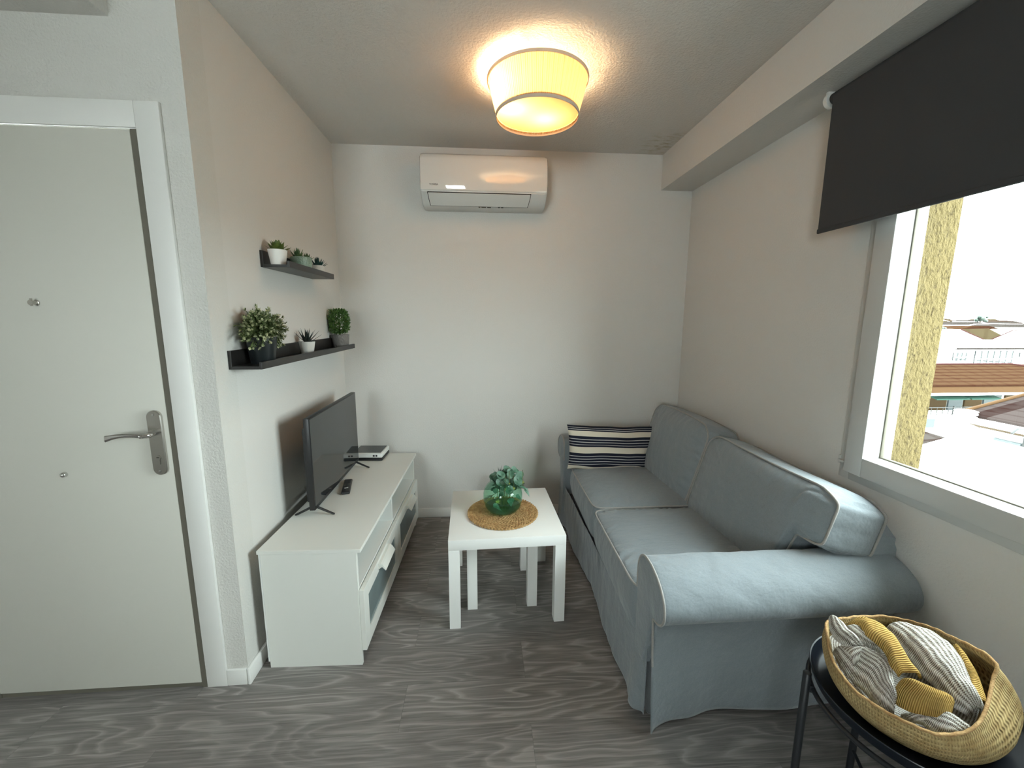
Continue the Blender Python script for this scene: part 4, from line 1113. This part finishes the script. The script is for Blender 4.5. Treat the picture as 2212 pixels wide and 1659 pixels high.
# block with balcony and green awnings
T = thing('balcony_block', 'apartment block with red tiled roof, green awnings and a long balcony', 'building', (21, 14, -12))
bm = B(); box(bm, 14, 34, 12.95, 17, -12, -1.2); obj('wall', bm, 'wh', T, smooth=0)
bm = B(); ring_loft(bm, [[(14, 11.7, -1.06), (34, 11.7, -1.06), (34, 11.7, -1.12), (14, 11.7, -1.12)], [(14, 14.0, -.50), (30, 14.0, -.50), (30, 14.0, -.6), (14, 14.0, -.6)], [(14, 17.4, -1.3), (34, 17.4, -1.3), (34, 17.4, -1.4), (14, 17.4, -1.4)]], True, True, True); rf = obj('roof', bm, 'tile', T, smooth=0)
obj('ridge_tiles', tube(B(), [(14, 14, -.49), (25.0, 14, -.49), (27.6, 11.7, -1.02)], .05, 8), 'redcap', rf, smooth=50)
obj('fascia', box(B(), 14, 34, 11.72, 12.2, -1.37, -1.09), 'orange', T, smooth=0)
obj('gutter', box(B(), 14, 34, 11.66, 12.2, -1.46, -1.37), 'wh', T, smooth=0)
obj('ceiling_slab', box(B(), 14, 34, 12.2, 13, -1.46, -1.30), 'wh', T, smooth=0)
for a, b in ((18.9, 20.34), (20.42, 21.72), (23.0, 24.6)):
    bm = B(); ring_loft(bm, [[(a, 12.3, -1.46), (b, 12.3, -1.46), (b, 12.3, -1.48), (a, 12.3, -1.48)], [(a, 11.75, -1.62), (b, 11.75, -1.62), (b, 11.75, -1.66), (a, 11.75, -1.66)]], True, True, True); obj('awning', bm, 'awn', T, smooth=0)
s_ = 1.0645
for a, b, m_ in ((18.3, 19.2, 'shut'), (19.75, 20.75, 'peach'), (20.85, 21.5, 'shut'), (21.6, 22.4, 'peach'), (22.5, 23.3, 'shut'), (23.5, 26, 'peach')):
    obj('balcony_door' if m_ == 'shut' else 'wall_panel', box(B(), a, b, 12.88, 12.96, -2.40, -1.60), m_, T, smooth=0)
obj('balcony_slab', box(B(), 14, 34, 11.9, 13, -2.46, -2.34), 'wh', T, smooth=0)
bm = B(); box(bm, 14, 34, 11.96, 11.99, -2.02, -1.99)
for k in range(80): box(bm, 14 + k * .25, 14.012 + k * .25, 11.97, 11.985, -2.34, -2.0)
for k in range(14): box(bm, 14.2 + k * 1.44, 14.25 + k * 1.44, 11.95, 12.0, -2.34, -1.97)
obj('railing', bm, 'rail', T, smooth=0)
for a, b in ((18.3, 19.15), (19.4, 20.35), (24, 25.2)):
    w_ = obj('window', box(B(), a, b, 12.88, 12.97, -3.1, -2.55), 'teal', T, smooth=0)
    obj('window_bar', box(B(), (a + b) / 2 - .03, (a + b) / 2 + .03, 12.86, 12.89, -3.1, -2.55), 'wh', w_, smooth=0)

# white building behind
T = thing('white_apartment_block', 'white block with a glazed gallery behind the balcony block', 'building', (32, 23, -12))
obj('wall', box(B(), 22, 46, 20, 27, -12, -.22), 'wh', T, smooth=0)
bm = B(); prism(bm, [(22, -.22), (46, -.22), (46, -.12), (31, .16), (26, .10), (22, -.1)], 19.8, 27); obj('roof', bm, 'wh', T, smooth=0)
obj('eave_tiles', box(B(), 29.5, 46, 19.7, 19.9, -.26, -.17), 'tile2', T, smooth=0)
for a, b, z0, z1, n in ((29.55, 30.4, -.95, -.46, 3), (31.0, 33.5, -1.25, -.36, 6), (34.0, 34.7, -.75, -.48, 2)):
    w_ = obj('window', box(B(), a, b, 19.9, 20.02, z0, z1), 'win', T, smooth=0)
    bm = B(); box(bm, a, b, 19.86, 19.91, lerp(z0, z1, .42), lerp(z0, z1, .48))
    for k in range(n + 1): x = lerp(a, b, k / n); box(bm, x - .035, x + .035, 19.86, 19.91, z0, z1)
    obj('window_bars', bm, 'wh', w_, smooth=0)
T = thing('power_cable', 'dark cable strung between the buildings outside', 'cable', (22, 15, -.5))
obj('cable', tube(B(), [lerp3 for lerp3 in [(20 + 12 * k / 8, 15.2, -.05 - .62 * k / 8 - .15 * math.sin(PI * k / 8)) for k in range(9)]], .018, 5), 'rail', T, smooth=0)

# roofs further away
T = thing('terracotta_roof_house', 'house with a terracotta roof and brown chimney beyond the white block', 'building', (46, 35, -12))
obj('wall', box(B(), 41, 48, 34.2, 39, -12, -.6), 'wh', T, smooth=0)
bm = B(); ring_loft(bm, [[(40, 34, -.62), (48.2, 34, -.62), (48.2, 34, -.7), (40, 34, -.7)], [(40, 38, .55), (44.5, 38, .55), (44.5, 38, .4), (40, 38, .4)]], True, True, True); obj('roof', bm, 'tile', T, smooth=0)
obj('chimney', box(B(), 46.0, 46.75, 34.4, 35, -.7, -.02), 'brick', T, smooth=0)
T = thing('hip_roofed_block', 'block with an ochre tiled hip between white roofs in the distance', 'building', (52, 37, -12))
obj('wall', box(B(), 47.0, 62, 34.6, 41, -12, -.75), 'wh', T, smooth=0)
bm = B(); poly(bm, [(47.6, 34, .62), (50.4, 34, .72), (51.95, 34, .06), (50.5, 34, -.54)]); poly(bm, [(47.6, 34, .62), (50.4, 34, .72), (50.2, 36, .60), (48, 36, .55)]); obj('tiled_hip', bm, 'tile3', T, smooth=0)
bm = B(); prism(bm, [(44.8, .50), (47.6, .60), (50.5, -.56), (50.5, -.8), (43.5, -.8), (43.5, .2)], 34.1, 38); prism(bm, [(50.5, -.56), (53.0, .50), (62, .56), (62, -.8), (50.5, -.8)], 34.05, 38); obj('white_roofs', bm, 'wh', T, smooth=0)
obj('ridge_tiles', tube(B(), [(47.5, 34, .62), (50.5, 33.98, -.53), (53.0, 34, .52), (62, 34, .58)], .05, 6), 'redcap', T, smooth=50)
# far town: many low houses out to the horizon
wide = [('wh', 'tile3'), ('wh', 'tile2'), ('wh', 'tile'), ('wh', 'wh')]
for k in range(26):
    Y = 52 + 5.2 * k * (1 + .02 * k); x = Y * 1.18 + R.uniform(-4, 24) * (1 + k * .03); s = 1 + k * .05
    z = R.uniform(-.9, -.1) + k * .075
    T = thing('distant_house', 'far off low white house on the horizon among many alike', 'building', (x, Y, -12), 0, 'far town houses')
    w_ = R.uniform(5, 11) * s
    obj('wall', box(B(), x, x + w_, Y, Y + 4 * s, -12, z), wide[k % 4][0], T, smooth=0)
    bm = B(); prism(bm, [(x - .3, z), (x + w_ + .3, z), (x + w_ * .7, z + .55 * s), (x + w_ * .3, z + .5 * s)], Y - .3, Y + 4 * s); obj('roof', bm, wide[(k * 3 + 1) % 4][1], T, smooth=0)
def tree(label, x, y, z, r):
    t = thing('distant_tree', label, 'tree', (x, y, -12)); bm = B()
    for q in range(26):
        d = Vector((R.gauss(0, .55), R.gauss(0, .4), R.uniform(-.5, .7))) * r
        bmesh.ops.create_icosphere(bm, subdivisions=1, radius=r * R.uniform(.35, .5), matrix=Matrix.Translation(Vector((x, y, z)) + d))
    obj('crown', bm, 'tree', t, smooth=60); obj('trunk', tube(B(), [(x, y, -12), (x, y, z)], r * .12, 8), 'brick', t, smooth=60)
tree('round dark green tree standing out on the horizon', 136.0, 100, 1.9, .95)
tree('small green shrub tree among the white roofs', 77.0, 60, .10, .34)
struct(obj('ground', box(B(), 2.8, 400, -200, 300, -12.2, -12), plain('grey town ground', (.55, .53, .50, 1), .95, .1), smooth=0), 'pale ground far below outside')  # one plain grey for the ground

# ------------------------------------------------------------------ light and camera
w = bpy.data.worlds.new('overcast sky'); SC.world = w; w.use_nodes = True
nt = w.node_tree; nt.nodes.clear()
bg = nt.nodes.new('ShaderNodeBackground'); ou = nt.nodes.new('ShaderNodeOutputWorld')
bg.inputs[0].default_value = SKY; bg.inputs[1].default_value = SKY_S
nt.links.new(bg.outputs[0], ou.inputs[0])

cam = bpy.data.cameras.new('camera'); co = bpy.data.objects.new('camera', cam); COL.objects.link(co); SC.camera = co
r_ = Vector((.99723444, -.0742067, .00410358)); u_ = Vector((.00759668, .15670338, .98761649)); f_ = Vector((.07393081, .98485401, -.15683373))
co.matrix_world = Matrix(((r_.x, u_.x, -f_.x, .94084), (r_.y, u_.y, -f_.y, -2.88532), (r_.z, u_.z, -f_.z, 1.45042), (0, 0, 0, 1)))
cam.sensor_fit = 'HORIZONTAL'; cam.sensor_width = 36; cam.lens = 886.277 * 36 / 2212; cam.clip_start = .02; cam.clip_end = 1000

SC.view_settings.view_transform = 'Standard'; SC.view_settings.look = 'None'
SC.view_settings.exposure = EXPO; SC.view_settings.gamma = 1; SC.view_settings.use_curve_mapping = False
cy = SC.cycles
cy.use_denoising = True; cy.max_bounces = 10; cy.diffuse_bounces = 6; cy.glossy_bounces = 5; cy.transmission_bounces = 6; cy.transparent_max_bounces = 16
cy.sample_clamp_indirect = 6; cy.caustics_reflective = False; cy.caustics_refractive = False; cy.blur_glossy = 0
